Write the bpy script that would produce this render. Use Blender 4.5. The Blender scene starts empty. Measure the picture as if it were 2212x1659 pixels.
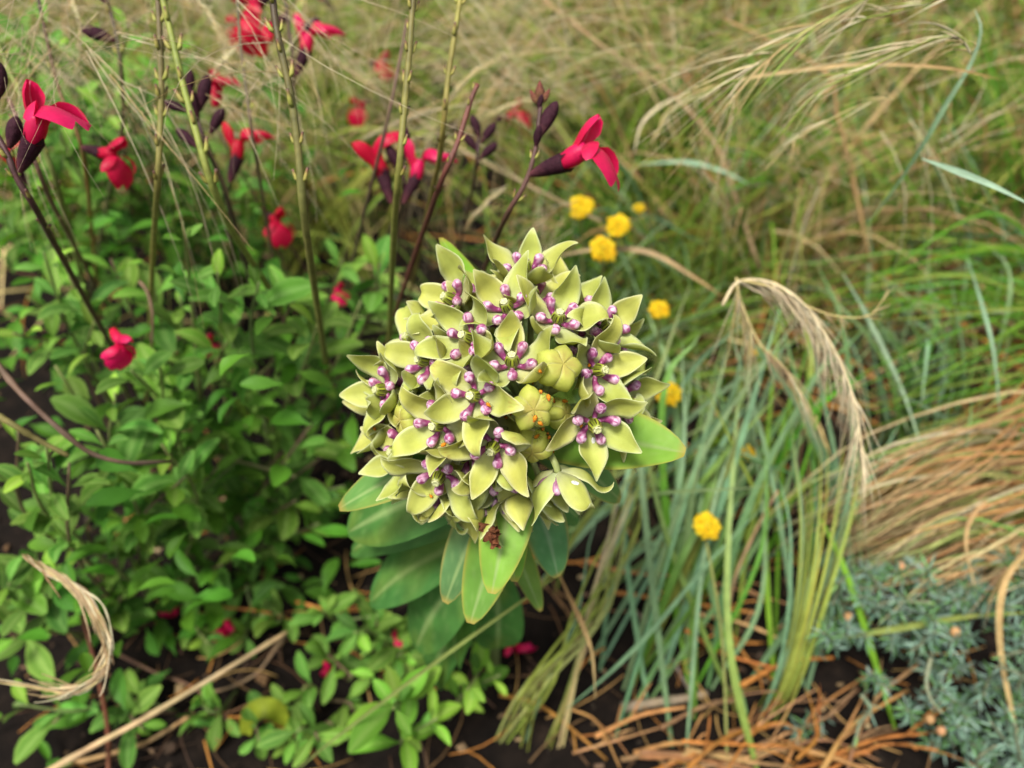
import bpy, math, random
from math import sin, cos, pi, radians as R, sqrt, atan2
from mathutils import Vector as V, Matrix as M, Quaternion as Q, noise as NZ

random.seed(7)
rnd = random.random
def ru(a, b): return random.uniform(a, b)
sc = bpy.context.scene

# ------------------------------------------------------------------ camera, sky, sun, exposure
PITCH, CAMZ = R(42), 0.44
cam_d = bpy.data.cameras.new('camera'); cam = bpy.data.objects.new('camera', cam_d)
sc.collection.objects.link(cam); sc.camera = cam
cam.location = (0, 0, CAMZ); cam.rotation_euler = (pi/2 - PITCH, 0, 0)
cam_d.sensor_width = 34.6; cam_d.lens = 26.0
cam_d.clip_start = 0.01; cam_d.clip_end = 200
cam_d.dof.use_dof = True; cam_d.dof.focus_distance = 0.212; cam_d.dof.aperture_fstop = 8.3

w = bpy.data.worlds.new('World'); sc.world = w; w.use_nodes = True
nt = w.node_tree; bgn = nt.nodes['Background']
sky = nt.nodes.new('ShaderNodeTexSky'); sky.sky_type = 'NISHITA'; sky.sun_disc = False
SUN_EL, SUN_ROT = R(66), R(215)
sky.sun_elevation = SUN_EL; sky.sun_rotation = SUN_ROT
sky.air_density = 1.0; sky.dust_density = 4.0; sky.ozone_density = 1.0
hs = nt.nodes.new('ShaderNodeHueSaturation'); hs.inputs['Saturation'].default_value = 0.25
nt.links.new(sky.outputs[0], hs.inputs['Color']); nt.links.new(hs.outputs[0], bgn.inputs['Color'])
bgn.inputs['Strength'].default_value = 0.06
sun_d = bpy.data.lights.new('sun', 'SUN'); sun = bpy.data.objects.new('sun', sun_d); sc.collection.objects.link(sun)
sun_d.energy = 1.5; sun_d.angle = R(14); sun_d.color = (1, 0.96, 0.88)
# the light comes from above and a little behind the flower head
sdir = V((sin(SUN_ROT)*cos(SUN_EL), cos(SUN_ROT)*cos(SUN_EL), sin(SUN_EL)))
sun.rotation_euler = sdir.to_track_quat('Z', 'Y').to_euler(); sun.location = (0, 0, 3)
sc.view_settings.view_transform = 'Standard'; sc.view_settings.look = 'None'
sc.view_settings.exposure = 1.6; sc.view_settings.gamma = 1.0; sc.view_settings.use_curve_mapping = False
sc.cycles.use_denoising = True
sc.cycles.max_bounces = 3; sc.cycles.diffuse_bounces = 1; sc.cycles.glossy_bounces = 1
sc.cycles.transmission_bounces = 3; sc.cycles.transparent_max_bounces = 4

# ------------------------------------------------------------------ helpers
CR = V((1, 0, 0)); CU = V((0, sin(PITCH), cos(PITCH))); CF = V((0, cos(PITCH), -sin(PITCH)))
CL = V((0, 0, CAMZ)); FP = 1661.0
def at(px, py, d):
    """world point seen at photo pixel (2212 x 1659 frame) d metres deep"""
    return CL + CR*((px-1106)/FP*d) + CU*((829.5-py)/FP*d) + CF*d
def ground_at(px, py, z=0.0):
    r = CR*((px-1106)/FP) + CU*((829.5-py)/FP) + CF
    return CL + r*((z-CAMZ)/r.z)
def crv(pts, n):
    """Catmull-Rom through the points, n samples"""
    p = [2*pts[0]-pts[1]] + list(pts) + [2*pts[-1]-pts[-2]]
    m = len(pts)-1; out = []
    for i in range(n):
        t = i/(n-1)*m; k = min(int(t), m-1); t -= k
        a, b, c, d = p[k:k+4]
        out.append(0.5*((2*b) + (c-a)*t + (2*a-5*b+4*c-d)*t*t + (3*b-a-3*c+d)*t**3))
    return out
def P(*pp): return [at(*q) for q in pp]
def lerp(a, b, t): return a + (b-a)*t
def mix(c1, c2, t): return tuple(lerp(x, y, t) for x, y in zip(c1, c2))
def vary(c, v=0.15, h=0.06):
    k = 1 + ru(-v, v)
    return (max(0, c[0]*k*(1+ru(-h, h))), max(0, c[1]*k), max(0, c[2]*k*(1+ru(-h, h))))
def perp(d):
    a = V((0, 0, 1)) if abs(d.z) < 0.9 else V((1, 0, 0))
    return d.cross(a).normalized()
def frame(x, up):
    """matrix whose X looks along x and Z leans to up"""
    x = x.normalized(); y = up.cross(x)
    y = y.normalized() if y.length > 1e-6 else perp(x)
    z = x.cross(y); return M((x, y, z)).transposed().to_4x4()

class MB:
    def __init__(s): s.v = []; s.f = []; s.c = []
    def grid(s, rows, cols, close=False):
        o = len(s.v); n = len(rows[0])
        for r, cc in zip(rows, cols):
            s.v += r; s.c += cc if isinstance(cc, list) else [cc]*n
        for i in range(len(rows)-1):
            for j in range(n if close else n-1):
                a = o+i*n+j; b = o+i*n+(j+1) % n
                s.f.append((a, b, b+n, a+n))
        return o
    def tube(s, pts, rad, sides=6, col=(1, 1, 1), cap=True, lobes=None):
        n = len(pts); rows = []; cols = []
        t = (pts[1]-pts[0]).normalized(); u = perp(t)
        for i in range(n):
            t2 = (pts[min(i+1, n-1)]-pts[max(i-1, 0)])
            t2 = t2.normalized() if t2.length > 1e-9 else t
            u = (u - t2*u.dot(t2)); u = u.normalized() if u.length > 1e-6 else perp(t2)
            b = t2.cross(u); t = t2
            r = rad[i] if isinstance(rad, (list, tuple)) else rad
            row = []
            for k in range(sides):
                a = 2*pi*k/sides; rr = r*(1+(lobes[1]*cos(lobes[0]*a) if lobes else 0))
                row.append(pts[i] + (u*cos(a)+b*sin(a))*rr)
            rows.append(row); cols.append(col[i] if isinstance(col, list) else col)
        o = s.grid(rows, cols, True)
        if cap:
            s.f.append(tuple(range(o+sides-1, o-1, -1)))
            e = o+(n-1)*sides; s.f.append(tuple(range(e, e+sides)))
    def ribbon(s, pts, wid, nrm, col, fold=0.0):
        n = len(pts); rows = []; cols = []
        for i in range(n):
            t = pts[min(i+1, n-1)]-pts[max(i-1, 0)]
            d = t.cross(nrm); d = d.normalized() if d.length > 1e-9 else perp(t)
            wd = wid[i] if isinstance(wid, (list, tuple)) else wid
            nn = d.cross(t).normalized()
            row = [pts[i]-d*wd, pts[i]+d*wd]
            if fold: row = [pts[i]-d*wd+nn*(fold*wd), pts[i], pts[i]+d*wd+nn*(fold*wd)]
            rows.append(row); cols.append(col[i] if isinstance(col, list) else col)
        s.grid(rows, cols)
    def ball(s, c, r, col, ax=None, seg=8, rings=6, sq=(1, 1, 1), bump=0):
        rows = []; m = ax or M.Identity(3)
        for i in range(rings+1):
            a = pi*i/rings; row = []
            for k in range(seg):
                b = 2*pi*k/seg
                d = V((sin(a)*cos(b)*sq[0], sin(a)*sin(b)*sq[1], cos(a)*sq[2]))
                if bump: d *= 1+bump*NZ.noise(d*3+V(c)*900)
                row.append(V(c)+m@d*r)
            rows.append(row)
        s.grid(rows, [col]*(rings+1), True)
    def mesh(s, name, mat, origin=None, smooth=True):
        me = bpy.data.meshes.new(name)
        vs = [v-origin for v in s.v] if origin is not None else s.v
        me.from_pydata([tuple(v) for v in vs], [], s.f)
        if smooth: me.polygons.foreach_set('use_smooth', [True]*len(me.polygons))
        ca = me.color_attributes.new('Col', 'FLOAT_COLOR', 'POINT')
        fl = []
        for c in s.c: fl += (c[0], c[1], c[2], 1.0)
        ca.data.foreach_set('color', fl)
        me.materials.append(mat); me.update()
        return me
    def build(s, name, mat, parent=None, origin=None, basis=None, smooth=True):
        if origin is None and basis is None: origin = s.v[0].copy()
        me = s.mesh(name, mat, origin, smooth)
        return link(name, me, parent, basis if basis is not None else M.Translation(origin))
WM = {}
def link(name, data, parent, basis):
    o = bpy.data.objects.new(name, data); sc.collection.objects.link(o)
    if parent is not None:
        o.parent = parent; o.matrix_parent_inverse = WM[parent.name].inverted()
    o.matrix_basis = basis; WM[o.name] = basis.copy()
    return o
def tag(o, label=None, cat=None, group=None, kind=None):
    for k, v in (('label', label), ('category', cat), ('group', group), ('kind', kind)):
        if v: o[k] = v
    return o
def empty(name, loc, parent=None, basis=None):
    o = link(name, None, parent, basis if basis is not None else M.Translation(loc))
    o.empty_display_size = 0.01
    return o

# ------------------------------------------------------------------ materials
def mat(name, rough=0.55, transl=0.0, nscale=200, namt=0.25, bump=0.0, bscale=900, rand=0.0, spec=0.4, tcol=(1.1, 1.25, 0.6), sss=0.0, coat=0.0, back=None, hue=(0.475, 0.52)):
    m = bpy.data.materials.new(name); m.use_nodes = True; t = m.node_tree; N = t.nodes; L = t.links
    bs = N['Principled BSDF']; out = N['Material Output']
    at_ = N.new('ShaderNodeAttribute'); at_.attribute_name = 'Col'
    tc = N.new('ShaderNodeTexCoord')
    no = N.new('ShaderNodeTexNoise'); no.inputs['Scale'].default_value = nscale; no.inputs['Detail'].default_value = 2
    L.new(tc.outputs['Object'], no.inputs['Vector'])
    mr = N.new('ShaderNodeMapRange'); mr.inputs['From Min'].default_value = 0.25; mr.inputs['From Max'].default_value = 0.75
    mr.inputs['To Min'].default_value = 1-namt; mr.inputs['To Max'].default_value = 1+namt
    L.new(no.outputs['Fac'], mr.inputs['Value'])
    hsv = N.new('ShaderNodeHueSaturation'); L.new(at_.outputs['Color'], hsv.inputs['Color'])
    val = mr.outputs[0]
    if rand:
        oi = N.new('ShaderNodeObjectInfo')
        m1 = N.new('ShaderNodeMapRange'); m1.inputs['To Min'].default_value = 1-rand; m1.inputs['To Max'].default_value = 1+rand
        L.new(oi.outputs['Random'], m1.inputs['Value'])
        mu = N.new('ShaderNodeMath'); mu.operation = 'MULTIPLY'
        L.new(val, mu.inputs[0]); L.new(m1.outputs[0], mu.inputs[1]); val = mu.outputs[0]
        m2 = N.new('ShaderNodeMath'); m2.operation = 'MULTIPLY_ADD'; m2.inputs[1].default_value = 17.0; m2.inputs[2].default_value = 0.0
        L.new(oi.outputs['Random'], m2.inputs[0])
        fr = N.new('ShaderNodeMath'); fr.operation = 'FRACT'; L.new(m2.outputs[0], fr.inputs[0])
        m3 = N.new('ShaderNodeMapRange'); m3.inputs['To Min'].default_value = hue[0]; m3.inputs['To Max'].default_value = hue[1]
        L.new(fr.outputs[0], m3.inputs['Value']); L.new(m3.outputs[0], hsv.inputs['Hue'])
    L.new(val, hsv.inputs['Value'])
    col = hsv.outputs['Color']
    if back:
        ge = N.new('ShaderNodeNewGeometry'); mb = N.new('ShaderNodeMix'); mb.data_type = 'RGBA'; mb.blend_type = 'MULTIPLY'
        mb.inputs[7].default_value = (*back, 1); L.new(ge.outputs['Backfacing'], mb.inputs[0]); L.new(col, mb.inputs[6]); col = mb.outputs[2]
    L.new(col, bs.inputs['Base Color'])
    bs.inputs['Roughness'].default_value = rough; bs.inputs['Specular IOR Level'].default_value = spec
    if coat: bs.inputs['Coat Weight'].default_value = coat; bs.inputs['Coat Roughness'].default_value = 0.25
    if sss:
        bs.inputs['Subsurface Weight'].default_value = sss; bs.inputs['Subsurface Scale'].default_value = 0.0015
        bs.inputs['Subsurface Radius'].default_value = (1.0, 0.7, 0.4)
    if bump:
        bn = N.new('ShaderNodeTexNoise'); bn.inputs['Scale'].default_value = bscale; bn.inputs['Detail'].default_value = 1
        L.new(tc.outputs['Object'], bn.inputs['Vector'])
        bu = N.new('ShaderNodeBump'); bu.inputs['Strength'].default_value = bump; bu.inputs['Distance'].default_value = 0.0004
        L.new(bn.outputs['Fac'], bu.inputs['Height']); L.new(bu.outputs[0], bs.inputs['Normal'])
    if transl:
        tr = N.new('ShaderNodeBsdfTranslucent'); ml = N.new('ShaderNodeMix'); ml.data_type = 'RGBA'; ml.blend_type = 'MULTIPLY'
        ml.inputs[0].default_value = 1; ml.inputs[7].default_value = (*tcol, 1)
        L.new(col, ml.inputs[6]); L.new(ml.outputs[2], tr.inputs['Color'])
        ms = N.new('ShaderNodeMixShader'); ms.inputs[0].default_value = transl
        L.new(bs.outputs[0], ms.inputs[1]); L.new(tr.outputs[0], ms.inputs[2]); L.new(ms.outputs[0], out.inputs['Surface'])
    return m
MP = mat('milkweed_petal', 0.5, 0.36, 260, 0.08, 0.3, 2600, 0.05, 0.3, (1.1, 1.1, 0.7), hue=(0.497, 0.503))
MH = mat('milkweed_hood', 0.36, 0, 900, 0.2, 0.1, 1500, 0.10, 0.5, sss=0.1, hue=(0.49, 0.51))
MC = mat('milkweed_column', 0.32, 0, 900, 0.2, 0.15, 1800, 0.05, 0.5, hue=(0.497, 0.503))
ML = mat('milkweed_leaf', 0.5, 0.22, 110, 0.22, 0.35, 420, 0.06, 0.22, hue=(0.495, 0.505))
MS = mat('sage_leaf', 0.5, 0.26, 180, 0.22, 0.5, 700, 0.42, 0.2, back=(1.1, 1.05, 1.2), hue=(0.48, 0.515))
MF = mat('foliage_mass', 0.55, 0.26, 60, 0.25, 0, 700, 0.0, 0.18)
MT = mat('stem', 0.55, 0, 300, 0.28, 0.3, 1200, 0.05, 0.35)
MR_ = mat('sage_petal', 0.45, 0.35, 300, 0.12, 0.3, 1500, 0.08, 0.3, (1.1, 0.6, 0.7), hue=(0.496, 0.504))
MX = mat('sage_calyx', 0.7, 0, 900, 0.4, 0.9, 2400, 0.1, 0.15, hue=(0.497, 0.503))
MG = mat('grass_blade', 0.5, 0.22, 120, 0.22, 0, 900, 0.12, 0.2)
MD = mat('dry_grass', 0.6, 0.2, 150, 0.25, 0, 900, 0.12, 0.2, (1.05, 1.0, 0.8), hue=(0.49, 0.51))
MY = mat('yellow_petal', 0.5, 0.2, 500, 0.15, 0.4, 1500, 0.05, 0.3, (1.05, 1.0, 0.5), hue=(0.498, 0.504))
MV = mat('silver_needle', 0.6, 0.12, 300, 0.15, 0, 1500, 0.18, 0.25, (1, 1.1, 0.9))
ME = mat('litter', 0.85, 0, 220, 0.4, 0.6, 900, 0.2, 0.2)

def soil_mat():
    m = bpy.data.materials.new('soil'); m.use_nodes = True; t = m.node_tree; N = t.nodes; L = t.links; bs = N['Principled BSDF']
    tc = N.new('ShaderNodeTexCoord'); n1 = N.new('ShaderNodeTexNoise'); n1.inputs['Scale'].default_value = 60; n1.inputs['Detail'].default_value = 9; n1.inputs['Roughness'].default_value = 0.7
    n2 = N.new('ShaderNodeTexNoise'); n2.inputs['Scale'].default_value = 7; n2.inputs['Detail'].default_value = 4
    L.new(tc.outputs['Object'], n1.inputs['Vector']); L.new(tc.outputs['Object'], n2.inputs['Vector'])
    cr = N.new('ShaderNodeValToRGB'); e = cr.color_ramp.elements
    e[0].position = 0.3; e[0].color = (0.004, 0.0027, 0.002, 1); e[1].position = 0.75; e[1].color = (0.045, 0.028, 0.018, 1)
    x = e.new(0.55); x.color = (0.013, 0.0085, 0.006, 1)
    L.new(n1.outputs['Fac'], cr.inputs['Fac'])
    mx = N.new('ShaderNodeMix'); mx.data_type = 'RGBA'; mx.blend_type = 'MULTIPLY'; mx.inputs[0].default_value = 0.6
    L.new(cr.outputs['Color'], mx.inputs[6]); L.new(n2.outputs['Fac'], mx.inputs[7]); L.new(mx.outputs[2], bs.inputs['Base Color'])
    bu = N.new('ShaderNodeBump'); bu.inputs['Strength'].default_value = 0.9; bu.inputs['Distance'].default_value = 0.004
    L.new(n1.outputs['Fac'], bu.inputs['Height']); L.new(bu.outputs[0], bs.inputs['Normal'])
    bs.inputs['Roughness'].default_value = 0.95; bs.inputs['Specular IOR Level'].default_value = 0.15
    return m
MSOIL = soil_mat()

# palette (linear albedo)
STRAW = (0.56, 0.44, 0.20); TAN = (0.42, 0.25, 0.09); ORANGE = (0.46, 0.19, 0.045); PALE = (0.70, 0.60, 0.38)
GREEN = (0.085, 0.21, 0.022); OLIVE = (0.21, 0.26, 0.05); BLUEG = (0.17, 0.29, 0.15); LIME = (0.26, 0.34, 0.06)
SAGE = (0.088, 0.228, 0.020); BROWN = (0.10, 0.055, 0.035); PURPLE = (0.036, 0.010, 0.017)

# ------------------------------------------------------------------ the ground
def ground():
    mb = MB(); ax = []
    for i in range(-40, 41):
        k = i/40; ax.append(math.copysign(abs(k)**3*40, k) + k*0.9)
    rows = []
    for y in ax:
        row = []
        for x in ax:
            d = sqrt(x*x+(y-0.3)**2)
            z = 0.006*NZ.noise(V((x*9, y*9, 0))) + 0.004*NZ.noise(V((x*31, y*31, 3))) if d < 1.5 else 0.05*NZ.noise(V((x*0.3, y*0.3, 1)))
            row.append(V((x, y, z - 0.004)))
        rows.append(row)
    mb.grid(rows, [(0.02, 0.014, 0.01)]*len(rows))
    tag(mb.build('ground', MSOIL, origin=V((0, 0, 0))), kind='structure')
ground()

def litter():
    mb = MB()
    for i in range(7500):
        x = ru(-0.75, 0.95); y = ru(0.08, 1.5); z = ru(0.0, 0.006); s = ru(0.0010, 0.0042)*ru(0.5, 1.1)
        c = vary(random.choice([(0.05, 0.028, 0.018), BROWN, (0.03, 0.018, 0.012), (0.02, 0.014, 0.01), (0.03, 0.02, 0.015), (0.13, 0.07, 0.04), (0.17, 0.10, 0.055), (0.09, 0.045, 0.022), (0.24, 0.16, 0.09)]), 0.4)
        q = M.Rotation(ru(0, 6.3), 3, V((ru(-1, 1), ru(-1, 1), 2)).normalized()) @ M.Rotation(ru(-0.5, 0.5), 3, 'X')
        l, w_, h = s, s*ru(0.3, 0.9), s*ru(0.15, 0.4)
        o = len(mb.v)
        for sx, sy, sz in ((-1, -1, -1), (1, -1, -1), (1, 1, -1), (-1, 1, -1), (-1, -1, 1), (1, -1, 1), (1, 1, 1), (-1, 1, 1)):
            mb.v.append(V((x, y, z)) + q @ V((sx*l*ru(0.5, 1), sy*w_*ru(0.5, 1), sz*h))); mb.c.append(c)
        for f in ((3, 2, 1, 0), (4, 5, 6, 7), (0, 1, 5, 4), (1, 2, 6, 5), (2, 3, 7, 6), (3, 0, 4, 7)): mb.f.append(tuple(o+k for k in f))
    tag(mb.build('mulch', ME, origin=V((0, 0.5, 0)), smooth=False), 'dark crumbs of bark mulch and leaf litter over the soil', 'mulch', kind='stuff')
litter()

# ------------------------------------------------------------------ grass mass behind and beside
def blade_path(b, az, el, L, droop, n=8, wob=0.2):
    p = [b.copy()]; q = b.copy(); wv = ru(-wob, wob)
    for i in range(n-1):
        s = i/(n-1); e = el - droop*s**1.3; a = az + wv*s
        q = q + V((cos(a)*cos(e), sin(a)*cos(e), sin(e)))*(L/(n-1)); q.z = max(q.z, 0.004 + 0.003*s)
        p.append(q.copy())
    return p
def add_blade(mb, b, az, el, L, droop, wd, col, n=8, tipc=None):
    p = blade_path(b, az, el, L, droop, n)
    ws = [wd*(0.75+0.5*sin(pi*min(1, i/(n-1)*1.1)))*(1-(i/(n-1))**3)+wd*0.06 for i in range(n)]
    side = V((cos(az+ru(-1.2, 1.2)), sin(az+ru(-1.2, 1.2)), ru(0.3, 1)))
    cc = [mix(col, tipc or col, (i/(n-1))**2) for i in range(n)]
    mb.ribbon(p, ws, side, cc)
def grass_mass(name, label, regions, mtl):
    mb = MB()
    for (x0, x1, y0, y1, n, hmin, hmax, wd, cols, lean, droop) in regions:
        k = 0
        while k < n:
            tx, ty = ru(x0, x1), ru(y0, y1)
            m = random.randint(14, 30); k += m; h0 = ru(hmin, hmax); az0 = ru(0, 2*pi) if lean is None else lean+ru(-0.7, 0.7)
            tc = random.choice(cols)
            for j in range(m):
                az = az0+random.gauss(0, 1.3)
                b = V((tx+random.gauss(0, 0.012), ty+random.gauss(0, 0.012), -0.004))
                c = vary(tc if rnd() < 0.75 else random.choice(cols), 0.35, 0.1)
                add_blade(mb, b, az, R(ru(50, 88)), h0*ru(0.6, 1.35), R(ru(*droop)), wd*ru(0.5, 1.5), c, 8, mix(c, STRAW, 0.15))
    return tag(mb.build(name, mtl, origin=V((0.2, 0.9, 0))), label, 'grass', kind='stuff')
# olive to straw grass across the back, greener to one side, brown thatch low down
DKG = (0.045, 0.135, 0.012); MIDG = (0.12, 0.29, 0.024); BRN = (0.17, 0.085, 0.035)
grass_mass('grass', 'tangled green and straw grass filling the bed behind the flowers', [
    (-0.9, 0.25, 0.62, 1.15, 2300, 0.20, 0.36, 0.0012, [MIDG, LIME, STRAW, DKG, STRAW, MIDG, (0.30, 0.34, 0.07)], None, (20, 110)),
    (-1.3, 0.5, 1.1, 2.4, 2300, 0.28, 0.5, 0.0022, [MIDG, LIME, STRAW, STRAW, MIDG, DKG, (0.30, 0.34, 0.07)], None, (20, 110)),
    (0.10, 1.0, 0.52, 1.1, 2700, 0.16, 0.33, 0.0014, [MIDG, DKG, MIDG, LIME, BLUEG, TAN, BRN, STRAW, LIME], None, (5, 90)),
    (0.3, 1.9, 1.0, 2.4, 2500, 0.25, 0.5, 0.0024, [MIDG, LIME, TAN, MIDG, BRN, STRAW], None, (10, 100)),
    (0.12, 0.85, 0.40, 0.70, 420, 0.10, 0.22, 0.0011, [MIDG, BLUEG, DKG, GREEN], None, (20, 110)),
    (-0.04, 0.18, 0.42, 0.62, 450, 0.10, 0.20, 0.0012, [MIDG, BLUEG, DKG, GREEN], None, (30, 110)),
], MG)
def thatch():
    mb = MB()
    for i in range(2600):
        x = ru(-0.6, 1.5); y = ru(0.5, 2.0)
        if rnd() < 0.35: x, y = ru(0.15, 0.7), ru(0.42, 0.75)
        c = vary(random.choice([TAN, ORANGE, (0.22, 0.12, 0.06), STRAW, (0.12, 0.06, 0.035)]), 0.35)
        add_blade(mb, V((x, y, ru(0.0, 0.05))), ru(0, 6.3), R(ru(2, 40)), ru(0.06, 0.2), R(ru(10, 60)), ru(0.0003, 0.0012), c, 6)
    for i in range(420):
        x, y = (ru(-0.3, 0.3), ru(0.13, 0.45)); c = vary(random.choice([ORANGE, TAN, BROWN, (0.2, 0.11, 0.05), (0.12, 0.06, 0.03)]), 0.35)
        p = blade_path(V((x, y, ru(0.002, 0.008))), ru(0, 6.3), R(ru(0, 20)), ru(0.015, 0.06), R(ru(0, 40)), 6, 1.2)
        mb.tube(p, ru(0.0002, 0.0006), 4, c)
    tag(mb.build('thatch', MD, origin=V((0.3, 1, 0))), 'dead brown thatch of flattened grass under the green blades', 'thatch', kind='stuff')
thatch()
def hair():
    """feathery straw awns that float over the back of the bed"""
    mb = MB()
    def tuft(o, az, el, L, n, spread, rad, cols):
        for j in range(n):
            a = az+random.gauss(0, spread); e = el+random.gauss(0, spread*0.8)
            p = blade_path(o+V((ru(-1, 1), ru(-1, 1), ru(-1, 1)))*0.01, a, e, L*ru(0.6, 1.3), R(ru(5, 75)), 7, 0.9)
            for i, q in enumerate(p): q.z = max(q.z, 0.03)
            r = rad*ru(0.5, 1.3); c = vary(random.choice(cols), 0.2)
            mb.tube(p, [r*(1-0.8*i/6) for i in range(7)], 3, c, cap=False)
    for i in range(85):
        px, py, d = ru(-80, 1250), ru(-90, 330), ru(0.42, 0.85)
        o = at(px, py, d)
        if o.z < 0.12: continue
        tuft(o, ru(0, 6.3), R(ru(-60, 50)), ru(0.07, 0.16), random.randint(8, 18), ru(0.12, 0.4), 0.00028, [PALE, PALE, STRAW, (0.40, 0.42, 0.14)])
    for i in range(36):
        px, py, d = ru(-40, 640), ru(-40, 230), ru(0.27, 0.36)
        tuft(at(px, py, d), ru(0, 6.3), R(ru(-70, 30)), ru(0.05, 0.10), random.randint(5, 11), ru(0.15, 0.5), 0.00015, [PALE, PALE, STRAW])
    for i in range(120):
        px, py, d = ru(1100, 2250), ru(-80, 520), ru(0.42, 0.9)
        o = at(px, py, d)
        if o.z < 0.06: continue
        tuft(o, ru(0, 6.3), R(ru(-60, 60)), ru(0.07, 0.15), random.randint(4, 10), ru(0.1, 0.3), 0.00034, [STRAW, STRAW, LIME, PALE, PALE, TAN])
    tag(mb.build('feather_grass_awns', MD, origin=V((0, 0.6, 0.2))), 'haze of hair-fine pale feather grass awns drifting over the bed', 'awns', kind='stuff')
hair()

# ------------------------------------------------------------------ leaves
def leaf_mesh(name, mtl, W=0.2, fold=0.25, droop=0.5, na=7, nb=5, col=SAGE, rib=None, edge=None, tipw=0.75, wav=0.0, cup=0.0, base=0.12, basew=0.08):
    """unit leaf along +X with its upper side to +Z"""
    mb = MB(); rows = []; cols = []; x = z = 0.0; px = 0
    for i in range(na):
        s = i/(na-1); e = -droop*s*s + droop*0.35
        if i: x += cos(e)/(na-1); z += sin(e)/(na-1)
        s2 = max(0, (s-base)/(1-base))
        ww = W*(max(0.0, sin(pi*(s2*0.97)**tipw))**0.7) if s2 > 0 else 0
        ww = max(ww, basew*W if i < na-1 else 0.02*W)
        row = []; cc = []
        for j in range(nb):
            t = 2*j/(nb-1)-1
            yy = t*ww; zz = z + fold*abs(t)*ww - cup*ww*t*t + wav*ww*sin(s*11+j)*abs(t)
            row.append(V((x, yy, zz)))
            c = col
            if rib and abs(t) < 0.05: c = mix(col, rib, 0.8)
            if edge and (abs(t) > 0.95 or i == na-1): c = mix(col, edge, 0.85)
            cc.append(c)
        rows.append(row); cols.append(cc)
    mb.grid(rows, cols)
    return mb.mesh(name, mtl)
SL = [leaf_mesh('leaf', MS, W=ru(0.155, 0.215), fold=ru(0.15, 0.6), droop=ru(0.2, 1.1), na=7, nb=5, col=vary(SAGE, 0.28, 0.2),
                rib=(0.20, 0.36, 0.07), edge=(0.17, 0.33, 0.05), tipw=ru(0.95, 1.25), wav=ru(0, 0.12)) for _ in range(12)]
SY = [leaf_mesh('leaf', MS, W=ru(0.16, 0.21), fold=ru(0.1, 0.4), droop=ru(0.2, 0.9), col=(0.17, 0.37, 0.03), rib=(0.26, 0.44, 0.07), tipw=0.95) for _ in range(3)]

def leaf_at(name, me, parent, pos, d, up, L, roll=0.0):
    m = M.Translation(pos) @ frame(d, up) @ M.Rotation(roll, 4, 'X') @ M.Diagonal((L, L, L, 1))
    return link(name, me, parent, m)
def shoot(thing, base, tip, pairs, L, scol=None, young=False, lean=None, start=0.35, rad=0.0009, axil=0.5):
    """a stem with opposite leaf pairs: branch part with leaf sub-parts"""
    mid = lerp(base, tip, 0.55) + V((ru(-0.015, 0.015), ru(-0.015, 0.015), ru(0.0, 0.02)))
    p = crv([base, mid, tip], 12)
    mb = MB(); c0 = scol or random.choice([(0.16, 0.20, 0.06), (0.13, 0.09, 0.05), (0.18, 0.22, 0.07)])
    mb.tube(p, [rad*(1.25-0.6*i/11) for i in range(12)], 5, c0)
    br = mb.build('branch', MT, thing, origin=base)
    a0 = ru(0, pi)
    for k in range(pairs):
        s = start + (1-start)*(k+0.6)/pairs; s = min(s, 1.0)
        i = min(int(s*11), 10); o = lerp(p[i], p[i+1], s*11-i); t = (p[i+1]-p[i]).normalized()
        u = perp(t); v = t.cross(u); a = a0 + k*pi/2 + ru(-0.3, 0.3)
        ll = 1.08*L*(0.65+0.5*sin(pi*(0.25+0.6*(1-(k+0.5)/pairs))))*ru(0.8, 1.15)
        if k == pairs-1: ll *= 0.65
        for sg in (0, pi):
            d = u*cos(a+sg)+v*sin(a+sg)
            dd = (d + t*ru(0.25, 0.8) + V((0, 0, ru(-0.05, 0.25)))).normalized()
            leaf_at('leaf', random.choice(SY if (young or k == pairs-1 and rnd() < 0.5) else SL), br, o+d*rad, dd, V((0, 0, 1))+t*0.6, ll*ru(0.85, 1.1), ru(-0.35, 0.35))
            if rnd() < axil:
                d2 = (d.cross(t)*ru(-0.8, 0.8) + d*0.6 + t*ru(0.3, 0.9)).normalized()
                leaf_at('leaf', random.choice(SL), br, o+d*rad, d2, V((0, 0, 1))+t*0.5, ll*ru(0.4, 0.65), ru(-0.4, 0.4))
    return br
def leaf_mass(thing, spots, n, L):
    """leaves too many and too deep in the shrub to tell apart"""
    mb = MB()
    for i in range(n):
        c, r = random.choice(spots)
        o = c + V((random.gauss(0, r), random.gauss(0, r), random.gauss(0, r*0.7)-r*0.5)); o.z = max(o.z, 0.012)
        me = random.choice(SL); az = ru(0, 6.3); d = V((cos(az), sin(az), ru(-0.4, 0.7)))
        l = L*ru(0.6, 1.2)
        m = M.Translation(o) @ frame(d, V((ru(-0.6, 0.6), ru(-0.6, 0.6), 1))) @ M.Diagonal((l, l, l, 1))
        k = len(mb.v); cc = vary((0.07, 0.19, 0.016), 0.4, 0.2)
        mb.v += [m @ v.co for v in me.vertices]; mb.c += [cc]*len(me.vertices)
        mb.f += [tuple(k+q for q in pl.vertices) for pl in me.polygons]
    return tag(mb.build('foliage', MF, thing, origin=spots[0][0]), kind='stuff')

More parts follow.
